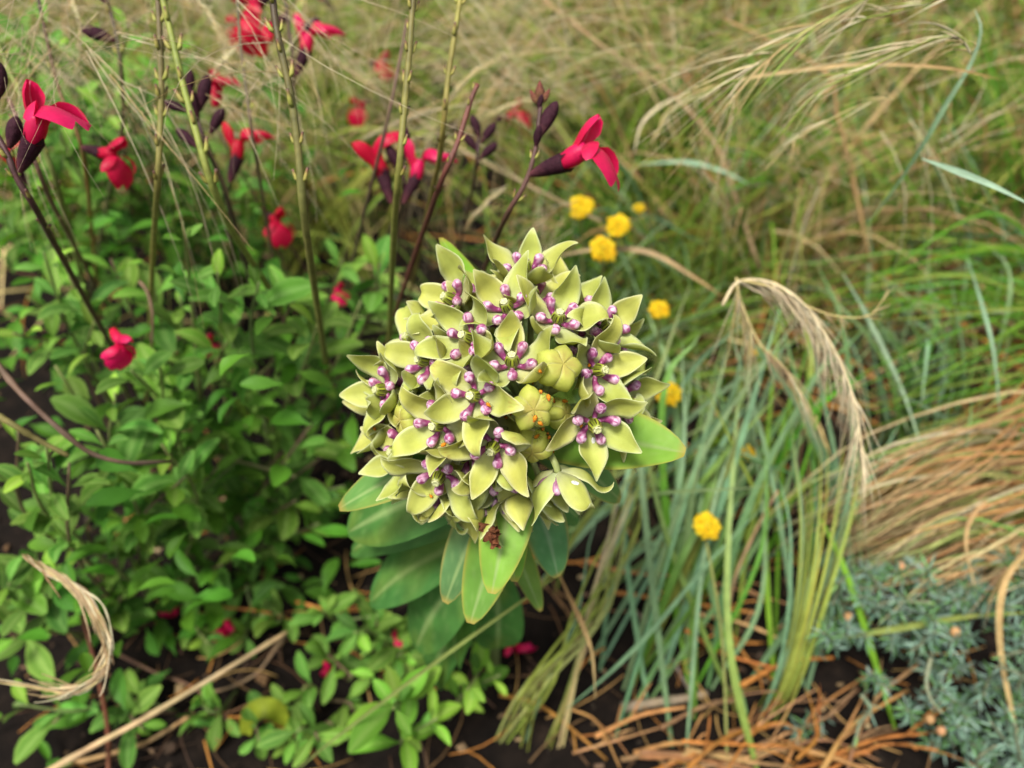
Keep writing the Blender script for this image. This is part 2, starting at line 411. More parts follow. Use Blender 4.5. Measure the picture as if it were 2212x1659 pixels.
def shrub(label, base, tips, deep, nmass, group='sage shrubs'):
    t = tag(empty('sage_shrub', base), label, 'shrub', group)
    spots = []
    for (px, py, d, pairs, L) in tips:
        tip = at(px, py, d); tip.z = max(tip.z, 0.03)
        b = V((lerp(tip.x, base.x, ru(0.35, 0.7)), lerp(tip.y, base.y, ru(0.3, 0.6))+0.02, -0.004))
        if tip.z < 0.06: b = tip+V((ru(-0.05, 0.05), 0.05, 0)); b.z = -0.004
        b = lerp(tip, b, min(1, 0.15/max((tip-b).length, 1e-3))) if tip.z > 0.12 else b
        shoot(t, b, tip, pairs, L)
        spots.append((lerp(tip, b, 0.4), deep))
    leaf_mass(t, spots, nmass, 0.021)
    return t
# shrub beside the milkweed
shrub('dense green sage shrub with small oval leaves and grey woody stems beside the milkweed', ground_at(330, 1050), [
    (285, 800, 0.33, 3, 0.024), (250, 850, 0.34, 3, 0.022), (345, 790, 0.34, 3, 0.022), (150, 600, 0.37, 4, 0.021), (95, 545, 0.36, 3, 0.022), (60, 640, 0.40, 3, 0.021),
    (205, 690, 0.38, 3, 0.022), (395, 480, 0.31, 2, 0.016), (470, 590, 0.32, 4, 0.022), (560, 610, 0.33, 3, 0.023), (520, 690, 0.36, 3, 0.024),
    (640, 640, 0.36, 3, 0.023), (690, 690, 0.35, 4, 0.024), (330, 610, 0.38, 3, 0.023), (390, 640, 0.38, 3, 0.022), (120, 790, 0.36, 3, 0.021),
    (30, 720, 0.38, 3, 0.022), (440, 760, 0.40, 3, 0.021), (370, 900, 0.37, 3, 0.021), (600, 770, 0.41, 3, 0.022), (700, 800, 0.42, 3, 0.022), (240, 560, 0.40, 3, 0.022),
    (740, 560, 0.40, 3, 0.022), (820, 570, 0.40, 3, 0.024), (780, 650, 0.40, 3, 0.022),
], 0.03, 260)
shrub('sage shrub half hidden under drifting straw awns behind the red flowers', ground_at(250, 480), [
    (ru(-30, 330), ru(0, 300), ru(0.40, 0.55), 3, ru(0.022, 0.028)) if k < 16 else (ru(-30, 760), ru(150, 520), ru(0.43, 0.6), 3, ru(0.022, 0.028)) for k in range(36)], 0.045, 600)
shrub('low leafy sage shrub crossed by a bare brown twig above dark soil', ground_at(160, 1350), [
    (100, 960, 0.31, 3, 0.021), (60, 1000, 0.31, 3, 0.020), (150, 1000, 0.32, 2, 0.022), (40, 920, 0.34, 3, 0.022), (210, 930, 0.34, 3, 0.022),
    (400, 1030, 0.36, 3, 0.024), (350, 960, 0.35, 3, 0.022), (470, 1010, 0.40, 3, 0.022), (300, 1060, 0.39, 3, 0.022), (200, 1100, 0.39, 3, 0.022),
    (90, 1130, 0.38, 3, 0.022), (20, 1260, 0.37, 3, 0.022), (60, 1300, 0.38, 3, 0.022), (100, 1240, 0.38, 3, 0.020), (30, 1380, 0.38, 3, 0.022), (150, 1220, 0.40, 3, 0.02),
    (250, 1180, 0.41, 3, 0.022), (330, 1160, 0.41, 3, 0.022), (260, 1290, 0.42, 3, 0.020), (430, 1110, 0.42, 3, 0.023), (560, 900, 0.43, 3, 0.022),
    (620, 1000, 0.44, 3, 0.022), (700, 880, 0.42, 3, 0.024), (735, 960, 0.43, 3, 0.024), (640, 1080, 0.44, 3, 0.023), (745, 1050, 0.45, 3, 0.024), (690, 1130, 0.46, 3, 0.022), (560, 1090, 0.44, 3, 0.023), (540, 970, 0.42, 3, 0.023), (600, 1190, 0.47, 3, 0.020), (30, 1520, 0.40, 3, 0.021), (480, 1220, 0.43, 2, 0.020), (660, 930, 0.44, 3, 0.022)
], 0.03, 200)
# seedlings on the open soil
SEED = [((450, 1390, 0.44), 3, 0.017, 'small sage seedling beside the straw stalk tip'), ((560, 1330, 0.45), 3, 0.018, 'spreading sage seedling next to two red fallen petals'),
        ((700, 1320, 0.43), 3, 0.017, 'sage seedling at the edge of bare soil below the broad leaves'), ((765, 1365, 0.42), 3, 0.020, 'upright sage seedling rooted under the broad milkweed leaves'),
        ((850, 1530, 0.36), 4, 0.022, 'bright lime green sage sprout crossed by a long grass blade'), ((760, 1460, 0.42), 4, 0.022, 'bushy sage seedling between the milkweed and the long grass blade'),
        ((1010, 1490, 0.38), 3, 0.017, 'star-shaped sage sprout tip touching the grass stalks'), ((560, 1600, 0.41), 3, 0.017, 'sage seedling above the yellow leaf lobe'),
        ((430, 1520, 0.43), 3, 0.018, 'thin sage seedling leaning on a straw stalk'), ((640, 1560, 0.43), 3, 0.016, 'sage seedling with narrow leaves by the crossing twigs'),
        ((930, 1440, 0.42), 3, 0.020, 'shaded sage seedling under the dark milkweed leaves'), ((690, 1600, 0.40), 3, 0.018, 'tiny sage seedling rooted by the long grass blade base'),
        ((330, 1600, 0.43), 3, 0.018, 'sage seedling under the forked dry stalks')]
for (q, pairs, L, lab) in SEED:
    tip = at(*q); tip.z = max(tip.z, 0.02); b = V((tip.x+ru(-0.02, 0.02), tip.y+0.02, -0.004))
    t = tag(empty('sage_seedling', b), lab, 'seedling', 'sage seedlings on the soil')
    yg = 'bright' in lab or 'star' in lab
    for k in range(2 if pairs > 2 else 1):
        shoot(t, b, tip+V((ru(-0.03, 0.03), ru(-0.01, 0.02), -0.02))*k, pairs, L, young=yg, start=0.25)

# ------------------------------------------------------------------ red sage flowers
RED = (0.58, 0.006, 0.042); HOT = (0.70, 0.012, 0.115)
def sheet(mb, path, widths, cup, col, col2, nb=7, notch=0.0, side=V((0, 1, 0)), wav=0.0):
    """petal sheet along an xz path, widened along y"""
    rows = []; cols = []; n = len(path)
    for i in range(n):
        t = path[min(i+1, n-1)]-path[max(i-1, 0)]; t.normalize(); nn = t.cross(side).normalized()
        row = []; cc = []
        for j in range(nb):
            a = 2*j/(nb-1)-1; s = i/(n-1)
            p = path[i] + side*(a*widths[i]) + nn*(cup*widths[i]*a*a + wav*widths[i]*sin(3*a+s*5))
            if notch: p = p - t*(notch*s**4*math.exp(-(a/0.28)**2)) - t*(0.6*notch*s**4*a**4)
            row.append(p); cc.append(mix(col, col2, s))
        rows.append(row); cols.append(cc)
    mb.grid(rows, cols)
def sage_flower_meshes(red):
    k = 0.001; X = lambda *q: [V((x*k, 0, z*k)) for x, z in q]
    out = {}
    mb = MB(); p = crv(X((0, 0), (3, 0.2), (7, 0.3), (11.5, 0.2)), 8)
    mb.tube(p, [x*k for x in (0.7, 1.1, 1.5, 1.85, 2.15, 2.4, 2.6, 2.7)], 20, [mix((0.10, 0.03, 0.035), PURPLE, i/4 if i < 4 else 1) for i in range(8)], cap=False, lobes=(10, 0.07))
    for a in (0.5, 2.6, 4.7):
        d = V((0, cos(a), sin(a))); q = V((0.0115, 0, 0.0002))
        mb.ribbon([q+d*0.0026, q+d*0.0028+V((0.0012, 0, 0)), q+d*0.0027+V((0.0026, 0, 0))], [0.0016, 0.001, 0.0001], d, PURPLE)
    out['calyx'] = mb.mesh('calyx', MX)
    mb = MB(); p = crv(X((8, 0.2), (12, 0.6), (15.5, 1.4), (18.5, 2.2)), 8)
    mb.tube(p, [x*k for x in (1.8, 2.2, 2.5, 2.75, 2.85, 2.7, 2.4, 1.9)], 12, [mix(RED, red, i/7) for i in range(8)])
    out['corolla_tube'] = mb.mesh('corolla_tube', MR_)
    mb = MB(); p = crv(X((13.0, 3.0), (15.2, 5.2), (17.4, 7.8), (20.2, 9.9), (23.2, 10.6)), 10)
    sheet(mb, p, [x*k for x in (2.5, 2.4, 2.4, 2.5, 2.7, 2.9, 3.0, 2.9, 2.5, 1.6)], -1.35, RED, red, 9)
    out['upper_lip'] = mb.mesh('upper_lip', MR_)
    mb = MB(); p = crv(X((16.5, 0.2), (19.5, 1.2), (22.5, 0.0), (25.0, -3.6), (26.2, -8.6), (25.4, -12.5)), 12)
    sheet(mb, p, [x*k for x in (1.8, 2.3, 3.0, 4.0, 5.2, 6.6, 7.4, 7.6, 7.3, 6.6, 5.6, 4.2)], -0.35, RED, red, 9, notch=0.0030, wav=0.06)
    for sg in (-1, 1):
        p = crv([V((0.019, sg*0.0014, 0.0014)), V((0.0215, sg*0.0045, 0.0012)), V((0.0225, sg*0.0075, -0.0022)), V((0.0222, sg*0.0085, -0.0055))], 7)
        sheet(mb, p, [x*k for x in (0.9, 1.6, 2.2, 2.5, 2.4, 1.9, 0.8)], -0.2, RED, red, 5, side=V((0.85, -0.5*sg, 0.2)).normalized())
    out['lower_lip'] = mb.mesh('lower_lip', MR_)
    mb = MB(); mb.tube(crv(X((17, 3), (19, 6), (21, 8.2), (23.6, 9.4)), 6), 0.00025, 4, (0.8, 0.12, 0.2)); out['style'] = mb.mesh('style', MR_)
    return out
FLW = sage_flower_meshes(HOT); FLR = sage_flower_meshes(RED)
def sage_flower(thing, pos, d, up, s=1.0, hot=True, calyx=True, name='flower'):
    m = M.Translation(pos) @ frame(d, up) @ M.Diagonal((s, s, s, 1))
    f = link(name, None, thing, m); f.empty_display_size = 0.01
    for nm, me in (FLW if hot else FLR).items():
        if nm == 'calyx' and not calyx: continue
        link(nm, me, f, m)
    return f
def bud_mesh():
    mb = MB(); n = 9
    p = [V((x*0.001, 0, 0.0002*sin(x*0.4))) for x in (0, 1, 2.2, 4, 6, 8, 9.5, 10.6, 11.3)]
    mb.tube(p, [x*0.001 for x in (0.5, 0.8, 1.2, 1.75, 2.0, 1.9, 1.5, 0.9, 0.15)], 16, [mix((0.09, 0.03, 0.03), PURPLE, min(1, i/3)) for i in range(n)], lobes=(8, 0.08))
    return mb.mesh('bud', MX)
BUD = bud_mesh()
def bract_mesh():
    mb = MB(); p = [V((x*0.001, 0, z*0.001)) for x, z in ((0, 0), (0.7, 0.8), (1.0, 1.8), (1.3, 2.9), (1.6, 3.6))]
    mb.tube(p, [0.0005, 0.00062, 0.00055, 0.0004, 0.00042], 6, [(0.24, 0.25, 0.05), (0.30, 0.29, 0.06), (0.30, 0.27, 0.06), (0.20, 0.12, 0.05), (0.10, 0.05, 0.04)])
    return mb.mesh('bract', MT)
BRACT = bract_mesh()
GST = (0.20, 0.225, 0.04); DST = (0.06, 0.028, 0.025); BST = (0.13, 0.075, 0.045)
def stalk(label, pts, c_top, c_bot, rad, nodes=0, n=26, bscale=1.0, to_ground=True):
    pts = [q if k < len(pts)-2 else (q[0], q[1], q[2]+(0.02, 0.055)[k-len(pts)+2]) for k, q in enumerate(pts)]
    p = P(*pts)
    if p[0].z > p[-1].z: p = p[::-1]
    if to_ground:
        t = (p[0]-p[1]).normalized(); t.z = min(t.z, -0.5); b = p[0]+t*(p[0].z/-t.z); b.z = -0.004
        p = [b, lerp(b, p[0], 0.5)] + p
    q = crv(p, n)
    t = tag(empty('sage_stalk', q[0]), label, 'stalk', 'tall flowering stalks of red sage')
    mb = MB(); cc = [vary(mix(c_bot, c_top, (i/(n-1))**1.5), 0.12) for i in range(n)]
    mb.tube(q, [rad*(1.15-0.35*i/(n-1))*(1.12 if i % 4 == 0 else 1) for i in range(n)], 6, cc)
    mb.build('stem', MT, t, origin=q[0])
    a0 = ru(0, pi)
    for k in range(nodes):
        s = 0.46+0.53*(k+0.5)/nodes; f = s*(n-1); i = min(int(f), n-2); o = lerp(q[i], q[i+1], f-i); tt = (q[i+1]-q[i]).normalized()
        a = a0+k*pi/2+ru(-0.2, 0.2); u = perp(tt); v = tt.cross(u)
        for sg in (0, pi):
            if rnd() < 0.12: continue
            d = u*cos(a+sg)+v*sin(a+sg); sca = bscale*ru(0.75, 1.2)
            link('bract', BRACT, t, M.Translation(o+d*rad*0.7) @ frame(d, tt) @ M.Diagonal((sca, sca, sca, 1)))
    return t, q
def cdir(right, up, toward): return (CR*right + CU*up - CF*toward).normalized()

# named stalks, as they stand from the shrub edge to the milkweed
t, q = stalk('dark purple sage stalk carrying a large crimson flower and a pointed dark bud', [(-30, 250, 0.25), (15, 330, 0.25), (37, 385, 0.252), (77, 450, 0.26), (133, 553, 0.28), (215, 700, 0.31)], DST, (0.09, 0.05, 0.035), 0.0011, 5)
sage_flower(t, at(44, 372, 0.25), cdir(0.62, 0.66, 0.42), cdir(-0.6, 0.75, -0.1), 1.15)
link('pedicel', None, t, M.Translation(at(38, 384, 0.252)))
bpy.data.objects.remove(bpy.data.objects['pedicel'])
for (px, py, d, dr, s) in ((20, 320, 0.25, cdir(0.35, 0.7, 0.2), 0.95), (-5, 215, 0.245, cdir(0.1, 1, 0.1), 1.05)):
    link('bud', BUD, t, M.Translation(at(px, py, d)) @ frame(dr, CU+CR) @ M.Diagonal((s, s*1.2, s*1.2, 1)))
t, q = stalk('thin brown sage stalk with a drooping scarlet bloom above the dense leaves', [(80, -20, 0.33), (105, 100, 0.33), (130, 200, 0.33), (172, 300, 0.33), (190, 400, 0.335), (197, 480, 0.35)], DST, (0.28, 0.16, 0.04), 0.0009, 4)
sage_flower(t, at(178, 318, 0.33), cdir(0.9, -0.35, 0.25), cdir(0.35, 0.8, 0.3), 0.95, False)
sage_flower(t, at(60, 400, 0.36), cdir(-0.1, 0.6, 0.5), cdir(-0.7, 0.5, 0.3), 0.8, False)
t, q = stalk('purple-brown sage stalk with a paired dark bud hanging in the straw awns', [(225, -20, 0.34), (248, 60, 0.34), (262, 150, 0.34), (265, 280, 0.35), (240, 400, 0.37)], DST, (0.14, 0.14, 0.05), 0.0011, 3)
for (px, py, dr) in ((250, 90, cdir(-0.9, 0.3, 0.2)), (228, 8, cdir(-0.4, 0.8, 0.1))):
    link('bud', BUD, t, M.Translation(at(px, py, 0.338)) @ frame(dr, CU) @ M.Diagonal((1.3, 1.4, 1.4, 1)))
stalk('yellow-green sage stalk leaning out of the leaves beside the crimson flower', [(-10, 80, 0.31), (33, 180, 0.31), (73, 267, 0.31), (113, 367, 0.315), (140, 460, 0.32), (163, 545, 0.33)], GST, (0.19, 0.20, 0.06), 0.0011, 5)
stalk('brown sage stalk joining the dark purple one near its foot', [(20, 215, 0.30), (77, 350, 0.30), (110, 433, 0.30), (170, 547, 0.32)], (0.15, 0.08, 0.06), BST, 0.0010, 4)
stalk('straight yellow-green sage stalk with paired bracts and a dark top', [(340, -30, 0.268), (345, 60, 0.268), (349, 180, 0.27), (348, 250, 0.272), (342, 380, 0.275), (335, 480, 0.28), (328, 615, 0.30)], (0.10, 0.07, 0.035), (0.25, 0.25, 0.05), 0.00125, 8, bscale=1.15)
stalk('slanting bright green sage stalk with long yellow bract pairs', [(345, -30, 0.262), (367, 60, 0.262), (395, 180, 0.262), (420, 270, 0.263), (455, 390, 0.267), (500, 495, 0.275), (560, 590, 0.29)], (0.22, 0.25, 0.045), (0.22, 0.24, 0.05), 0.0013, 8, bscale=1.3)
t, q = stalk('dark sage stalk with a cluster of blackish purple buds', [(400, 170, 0.33), (420, 240, 0.33), (440, 300, 0.33), (483, 400, 0.335), (520, 530, 0.35)], PURPLE, (0.08, 0.05, 0.04), 0.0012, 2)
for (px, py, dr, s) in ((432, 240, cdir(0.3, 0.95, 0.2), 1.35), (408, 243, cdir(-0.9, 0.35, 0.2), 1.0), (428, 262, cdir(-0.2, 0.9, 0.4), 1.4), (455, 290, cdir(0.5, 0.8, 0.2), 1.1), (430, 322, cdir(-0.75, 0.7, 0.1), 1.1), (411, 205, cdir(0.1, 0.8, 0.2), 0.9)):
    link('bud', BUD, t, M.Translation(at(px, py, 0.328)) @ frame(dr, CU) @ M.Diagonal((s, s, s, 1)))
t, q = stalk('slender grey-brown sage stalk rising through a blurred scarlet flower', [(512, -30, 0.33), (520, 100, 0.33), (533, 200, 0.33), (545, 290, 0.332), (560, 377, 0.34), (587, 540, 0.36)], (0.12, 0.10, 0.05), (0.12, 0.07, 0.05), 0.0008, 4)
t, q = stalk('short sage stalk ending in a scarlet flower on a purple calyx', [(500, 385, 0.37), (492, 440, 0.375), (500, 520, 0.39)], PURPLE, BST, 0.0008, 0)
sage_flower(t, at(497, 395, 0.37), cdir(0.35, 0.92, 0.1), cdir(-0.9, 0.35, 0.2), 1.1, False)
stalk('tall dark-topped sage stalk with widely spaced bract pairs', [(586, -30, 0.243), (597, 60, 0.243), (612, 130, 0.244), (630, 215, 0.246), (645, 330, 0.25), (655, 450, 0.257), (672, 570, 0.265), (690, 690, 0.28)], (0.055, 0.03, 0.022), (0.21, 0.21, 0.05), 0.0013, 7, bscale=1.2)
t, q = stalk('blurred sage stalk bearing two red flowers on blackish calyxes', [(612, -30, 0.42), (625, 60, 0.42), (632, 140, 0.42), (640, 260, 0.43), (650, 330, 0.46)], PURPLE, BST, 0.0011, 0)
sage_flower(t, at(640, 165, 0.42), cdir(0.45, 0.85, 0.2), cdir(-0.8, 0.45, 0.2), 1.25, True)
sage_flower(t, at(622, 30, 0.43), cdir(-0.5, -0.7, 0.4), cdir(0.6, -0.3, 0.5), 1.2, False)
sage_flower(t, at(590, -10, 0.45), cdir(-0.4, -0.6, 0.5), cdir(-0.6, 0.3, 0.5), 1.1, False)
link('bud', BUD, t, M.Translation(at(645, 90, 0.42)) @ frame(cdir(0.6, 0.6, 0.1), CU) @ M.Diagonal((1.5, 1.7, 1.7, 1)))
stalk('green sage stalk with yellow nodes rising straight behind the milkweed', [(897, -30, 0.252), (890, 30, 0.252), (884, 120, 0.252), (872, 250, 0.254), (862, 370, 0.257), (852, 480, 0.263), (845, 635, 0.285)], (0.13, 0.10, 0.03), (0.22, 0.24, 0.05), 0.0012, 8, bscale=1.1)
stalk('thin grey-brown sage stalk crossing behind the green one', [(880, 40, 0.33), (862, 140, 0.33), (835, 270, 0.335), (805, 390, 0.34), (770, 530, 0.36)], BST, (0.12, 0.08, 0.06), 0.0009, 0)
stalk('yellow-green sage stalk leaning toward the bare brown one', [(998, -30, 0.275), (985, 60, 0.275), (968, 170, 0.277), (958, 270, 0.28), (948, 350, 0.282), (930, 430, 0.29)], (0.24, 0.25, 0.05), (0.26, 0.22, 0.05), 0.0011, 5)
stalk('bare brown sage stalk with a frayed broken tip', [(1032, 182, 0.27), (1018, 215, 0.27), (988, 310, 0.27), (960, 375, 0.272), (925, 470, 0.28), (880, 600, 0.30)], (0.13, 0.06, 0.03), (0.14, 0.06, 0.035), 0.0011, 5, bscale=0.8)
t, q = stalk('forked sage stalk with two scarlet flowers on dark calyxes behind the green stalk', [(868, 330, 0.36), (872, 400, 0.36), (868, 450, 0.37), (850, 540, 0.39)], PURPLE, DST, 0.0010, 0)
sage_flower(t, at(846, 440, 0.36), cdir(-0.25, 0.95, 0.1), cdir(-0.7, -0.1, 0.7), 1.25, False)
sage_flower(t, at(872, 440, 0.36), cdir(0.45, 0.85, 0.1), cdir(-0.85, 0.45, 0.2), 1.15, True)
for (px, py, dr) in ((872, 345, cdir(0.1, 0.9, 0.3)), (868, 375, cdir(-0.4, 0.8, 0.3))):
    link('bud', BUD, t, M.Translation(at(px, py, 0.36)) @ frame(dr, CU) @ M.Diagonal((1.3, 1.3, 1.3, 1)))
t, q = stalk('dusky sage stalk tipped by a small blurred bud cluster', [(1035, 290, 0.36), (1030, 350, 0.36), (1018, 420, 0.37), (1000, 500, 0.39)], PURPLE, BST, 0.0008, 0)
for (px, py, dr) in ((1036, 300, cdir(-0.3, 0.9, 0.2)), (1040, 310, cdir(0.6, 0.8, 0.2)), (1034, 330, cdir(-0.6, 0.7, 0.2)), (1036, 345, cdir(0.7, 0.6, 0.2))):
    link('bud', BUD, t, M.Translation(at(px, py, 0.36)) @ frame(dr, CU) @ M.Diagonal((1.0, 1.1, 1.1, 1)))
t, q = stalk('purple sage stalk with one open crimson flower just above the milkweed', [(1168, 225, 0.268), (1163, 270, 0.268), (1155, 330, 0.268), (1135, 395, 0.27), (1100, 455, 0.275), (1070, 520, 0.285), (1040, 600, 0.31)], DST, (0.13, 0.065, 0.04), 0.00105, 3, bscale=0.9)
sage_flower(t, at(1146, 378, 0.268), cdir(0.84, 0.16, 0.50), cdir(-0.10, 0.97, -0.15), 1.2, True)
for (px, py, dr, s) in ((1166, 297, cdir(0.42, 0.9, 0.1), 1.2), (1157, 322, cdir(0.15, 0.9, 0.5), 0.72), (1163, 240, cdir(0.2, 0.9, 0.3), 0.5)):
    link('bud', BUD, t, M.Translation(at(px, py, 0.268)) @ frame(dr, CU) @ M.Diagonal((s, s, s, 1)))
for k, (px, py, dr, s) in enumerate(((1166, 222, cdir(0.0, 1, 0.1), 1.0), (1162, 226, cdir(-0.5, 0.85, 0.2), 0.75), (1170, 224, cdir(0.5, 0.85, 0.2), 0.75))):
    mb = MB(); xs = (0, 1, 2.5, 4.2, 6, 7.6); rr = (0.5, 1.0, 1.6, 1.5, 0.8, 0.08)
    mb.tube([V((x*0.001, 0, 0)) for x in xs], [r*0.001 for r in rr], 12, [mix((0.16, 0.10, 0.04), (0.14, 0.03, 0.03), i/5) for i in range(6)], lobes=(4, 0.12))
    mb.build('bract_bud', MX, t, basis=M.Translation(at(px, py, 0.268)) @ frame(dr, CU) @ M.Diagonal((s, s, s, 1)))
# far blurred blooms on thin stalks
for (px, py, d, dr, lab) in ((795, 135, 0.62, cdir(0.6, -0.3, 0.5), 'pink-red sage bloom blurred high in the straw grass'), (800, 215, 0.62, cdir(-0.3, -0.5, 0.5), 'dull red sage bloom blurred low in the straw grass'),
        (1065, 262, 0.55, cdir(0.8, 0.1, 0.3), 'faded coral sage bloom behind the dusky bud cluster'), (575, 462, 0.46, cdir(0.5, -0.4, 0.6), 'round blurred scarlet sage bloom beside the slender stalk'),
        (545, 20, 0.5, cdir(-0.3, -0.8, 0.4), 'faint red sage bloom behind the awns'), (460, 262, 0.42, cdir(0.3, 0.6, 0.4), 'rusty orange sage bloom behind the dark bud cluster'), (80, 35, 0.6, cdir(0.2, 0.6, 0.4), 'small pink sage bloom lost in the pale awns'),
        (722, 20, 0.62, cdir(-0.5, 0.3, 0.5), 'soft red sage bloom at the back of the straw grass')):
    o = at(px, py, d); b = V((o.x+ru(-0.02, 0.02), o.y+0.05, -0.004))
    t = tag(empty('sage_stalk', b), lab, 'stalk', 'blurred red blooms at the back'); mb = MB()
    mb.tube(crv([b, lerp(b, o, 0.6)+V((0.01, 0.01, 0)), o], 10), 0.0008, 5, BST); mb.build('stem', MT, t, origin=b)
    sage_flower(t, o, dr, cdir(0.1, 0.9, 0.3), 1.05, False, calyx=(px > 500))
# fallen flowers
for (px, py, d, dr, up, s, lab) in ((262, 752, 0.315, cdir(0.5, -0.75, 0.3), cdir(0.7, 0.5, 0.5), 0.8, 'hot pink fallen sage flower resting on the leaves'),
        (1118, 1400, 0.47, cdir(0.3, -0.8, 0.3), cdir(-0.8, -0.2, 0.5), 0.95, 'magenta fallen sage flower on the soil by the grass stalks'), (985, 1330, 0.44, cdir(0.2, -0.7, 0.5), cdir(0.9, 0.2, 0.5), 0.75, 'red fallen sage flower behind the lowest milkweed leaf tip'),
        (505, 1400, 0.49, cdir(0.1, -0.7, 0.5), cdir(0.9, 0.2, 0.5), 0.8, 'crimson fallen sage flower beside the straw stalk'), (390, 1355, 0.5, cdir(-0.2, -0.8, 0.5), cdir(0.9, 0.2, 0.5), 0.7, 'dark red fallen sage flower in the black gap'),
        (860, 1375, 0.45, cdir(0.7, 0.1, 0.5), cdir(0.2, 0.9, 0.5), 0.55, 'dull red fallen sage flower above the bushy seedling'), (735, 632, 0.42, cdir(0.5, -0.3, 0.7), cdir(0.2, 0.9, 0.5), 0.6, 'scrap of a scarlet sage flower caught in the shrub'),
        (455, 745, 0.44, cdir(0.5, -0.1, 0.5), cdir(0.2, 0.9, 0.5), 0.65, 'shaded red sage flower sunk in the shrub'), (725, 1500, 0.48, cdir(0.5, -0.6, 0.5), cdir(0.2, 0.9, 0.5), 0.5, 'faded maroon fallen sage flower under the bushy seedling')):
    o = at(px, py, d); o.z = max(o.z, 0.008)
    t = tag(empty('fallen_flower', o), lab, 'flower', 'fallen red sage flowers')
    m = M.Translation(o) @ frame(dr, up) @ M.Diagonal((s, s, s, 1)) @ M.Translation((-0.02, 0, 0))
    for nm, me in FLW.items():
        if nm in ('calyx', 'style'): continue
        link(nm, me, t, m)

# ------------------------------------------------------------------ the milkweed
HUB = at(1135, 868, 0.236)
ROOT = V((HUB.x-0.015, HUB.y+0.055, -0.004))
MW = tag(empty('milkweed_plant', ROOT), 'green milkweed with one round head of yellow-green florets and purple hoods', 'milkweed')
SP = crv([ROOT, lerp(ROOT, HUB, 0.5)+V((-0.004, 0.006, 0)), HUB], 16)
mb = MB(); mb.tube(SP, [0.0032*(1.1-0.35*i/15) for i in range(16)], 10, [(0.15, 0.21, 0.07)]*16); mb.build('stem', MT, MW, origin=ROOT)
PG = (0.57, 0.595, 0.135); PE = (0.74, 0.76, 0.45); PB = (0.58, 0.60, 0.37)

def petal(parent, Mf, ang, L=0.0142, W=0.0041, e0=14, e1=62, curl=0.0, twist=0.0, cup=0.55, wav=0.1, hook=0.25, skew=0.0):
    NA, NB = 21, 11; mid = []; rr, zz = 0.0013, -0.0004; tl = []
    for i in range(NA):
        s = i/(NA-1); e = R(lerp(e0, e1, min(1, max(0, s-0.14)*1.9)**1.1)) - curl*max(0, s-0.5)**1.5*2.6 - hook*max(0, s-0.85)*6
        if i: rr += cos(e)*L/(NA-1); zz += sin(e)*L/(NA-1)
        mid.append(V((rr, 0, zz))); tl.append(e)
    ph = ru(0, 6.3)
    def surf(off):
        rows = []
        for i in range(NA):
            s = i/(NA-1); e = tl[i]
            tn = V((cos(e), 0, sin(e))); nn = V((-sin(e), 0, cos(e))); sd = V((0, 1, 0))
            a = twist*s**1.5; sd, nn = sd*cos(a)+nn*sin(a), nn*cos(a)-sd*sin(a)
            prof = (sin(pi*min(1.0, (s*0.93+0.045)**0.92)))**0.72
            if s > 0.62: prof *= 1-0.42*((s-0.62)/0.38)**1.4
            ww = W*max(prof, 0.42*(1-s) if s < 0.4 else 0)
            if i == NA-1: ww = W*0.07
            row = []
            for j in range(NB):
                t = 2*j/(NB-1)-1
                z = cup*ww*t*t*(1-0.75*s)*min(1, 0.15+s*2.6) + wav*ww*abs(t)**2*sin(s*7+ph+(2 if t > 0 else 0)) - 0.12*ww*math.exp(-(t/0.18)**2)*(1-s)
                z -= off*(1-0.85*abs(t)**3)*(1-0.6*s)
                row.append(mid[i] + sd*(t*ww + skew*s*s*W) + nn*z)
            rows.append(row)
        return rows
    top, bot = surf(-0.00016), surf(0.00020)
    mb = MB(); q = M.Rotation(ang, 4, 'Z'); cols = []
    h = ru(-0.05, 0.05); vv = ru(0.93, 1.05); blem = rnd() < 0.3
    for i in range(NA):
        s = i/(NA-1); cc = []
        for j in range(NB):
            t = abs(2*j/(NB-1)-1)
            c = mix(PB, PG, min(1, s*2.3)); c = mix(c, PE, max(0, (t-0.68)/0.32)**1.2*0.85); c = mix(c, PE, max(0, (s-0.86)/0.14)*0.8)
            if t < 0.3: c = mix(c, (0.42, 0.47, 0.09), 0.25)
            c = mix(c, (0.44, 0.49, 0.07), 0.30*max(0, sin(t*17+0.6*sin(s*5)))*(s < 0.9))
            if blem and s > 0.72: c = mix(c, (0.40, 0.22, 0.06), 0.6*max(0, NZ.noise(V((s*9, t*5, vv*90))))*ru(0.5, 1.5))
            cc.append((c[0]*vv*(1+h), c[1]*vv, c[2]*vv))
        cols.append(cc)
    n0 = mb.grid([[q @ p for p in r] for r in top], cols)
    n1 = mb.grid([[q @ p for p in r][::-1] for r in bot], [c[::-1] for c in cols])
    for i in range(NA-1):      # close the margin
        a, b = n0+i*NB, n0+(i+1)*NB; c, d = n1+i*NB+NB-1, n1+(i+1)*NB+NB-1
        mb.f.append((a, b, d, c))
        a, b = n0+i*NB+NB-1, n0+(i+1)*NB+NB-1; c, d = n1+i*NB, n1+(i+1)*NB
        mb.f.append((b, a, c, d))
    mb.build('petal', MP, parent, basis=Mf)
HD, HM, HP = (0.17, 0.014, 0.08), (0.32, 0.075, 0.18), (0.72, 0.50, 0.61)
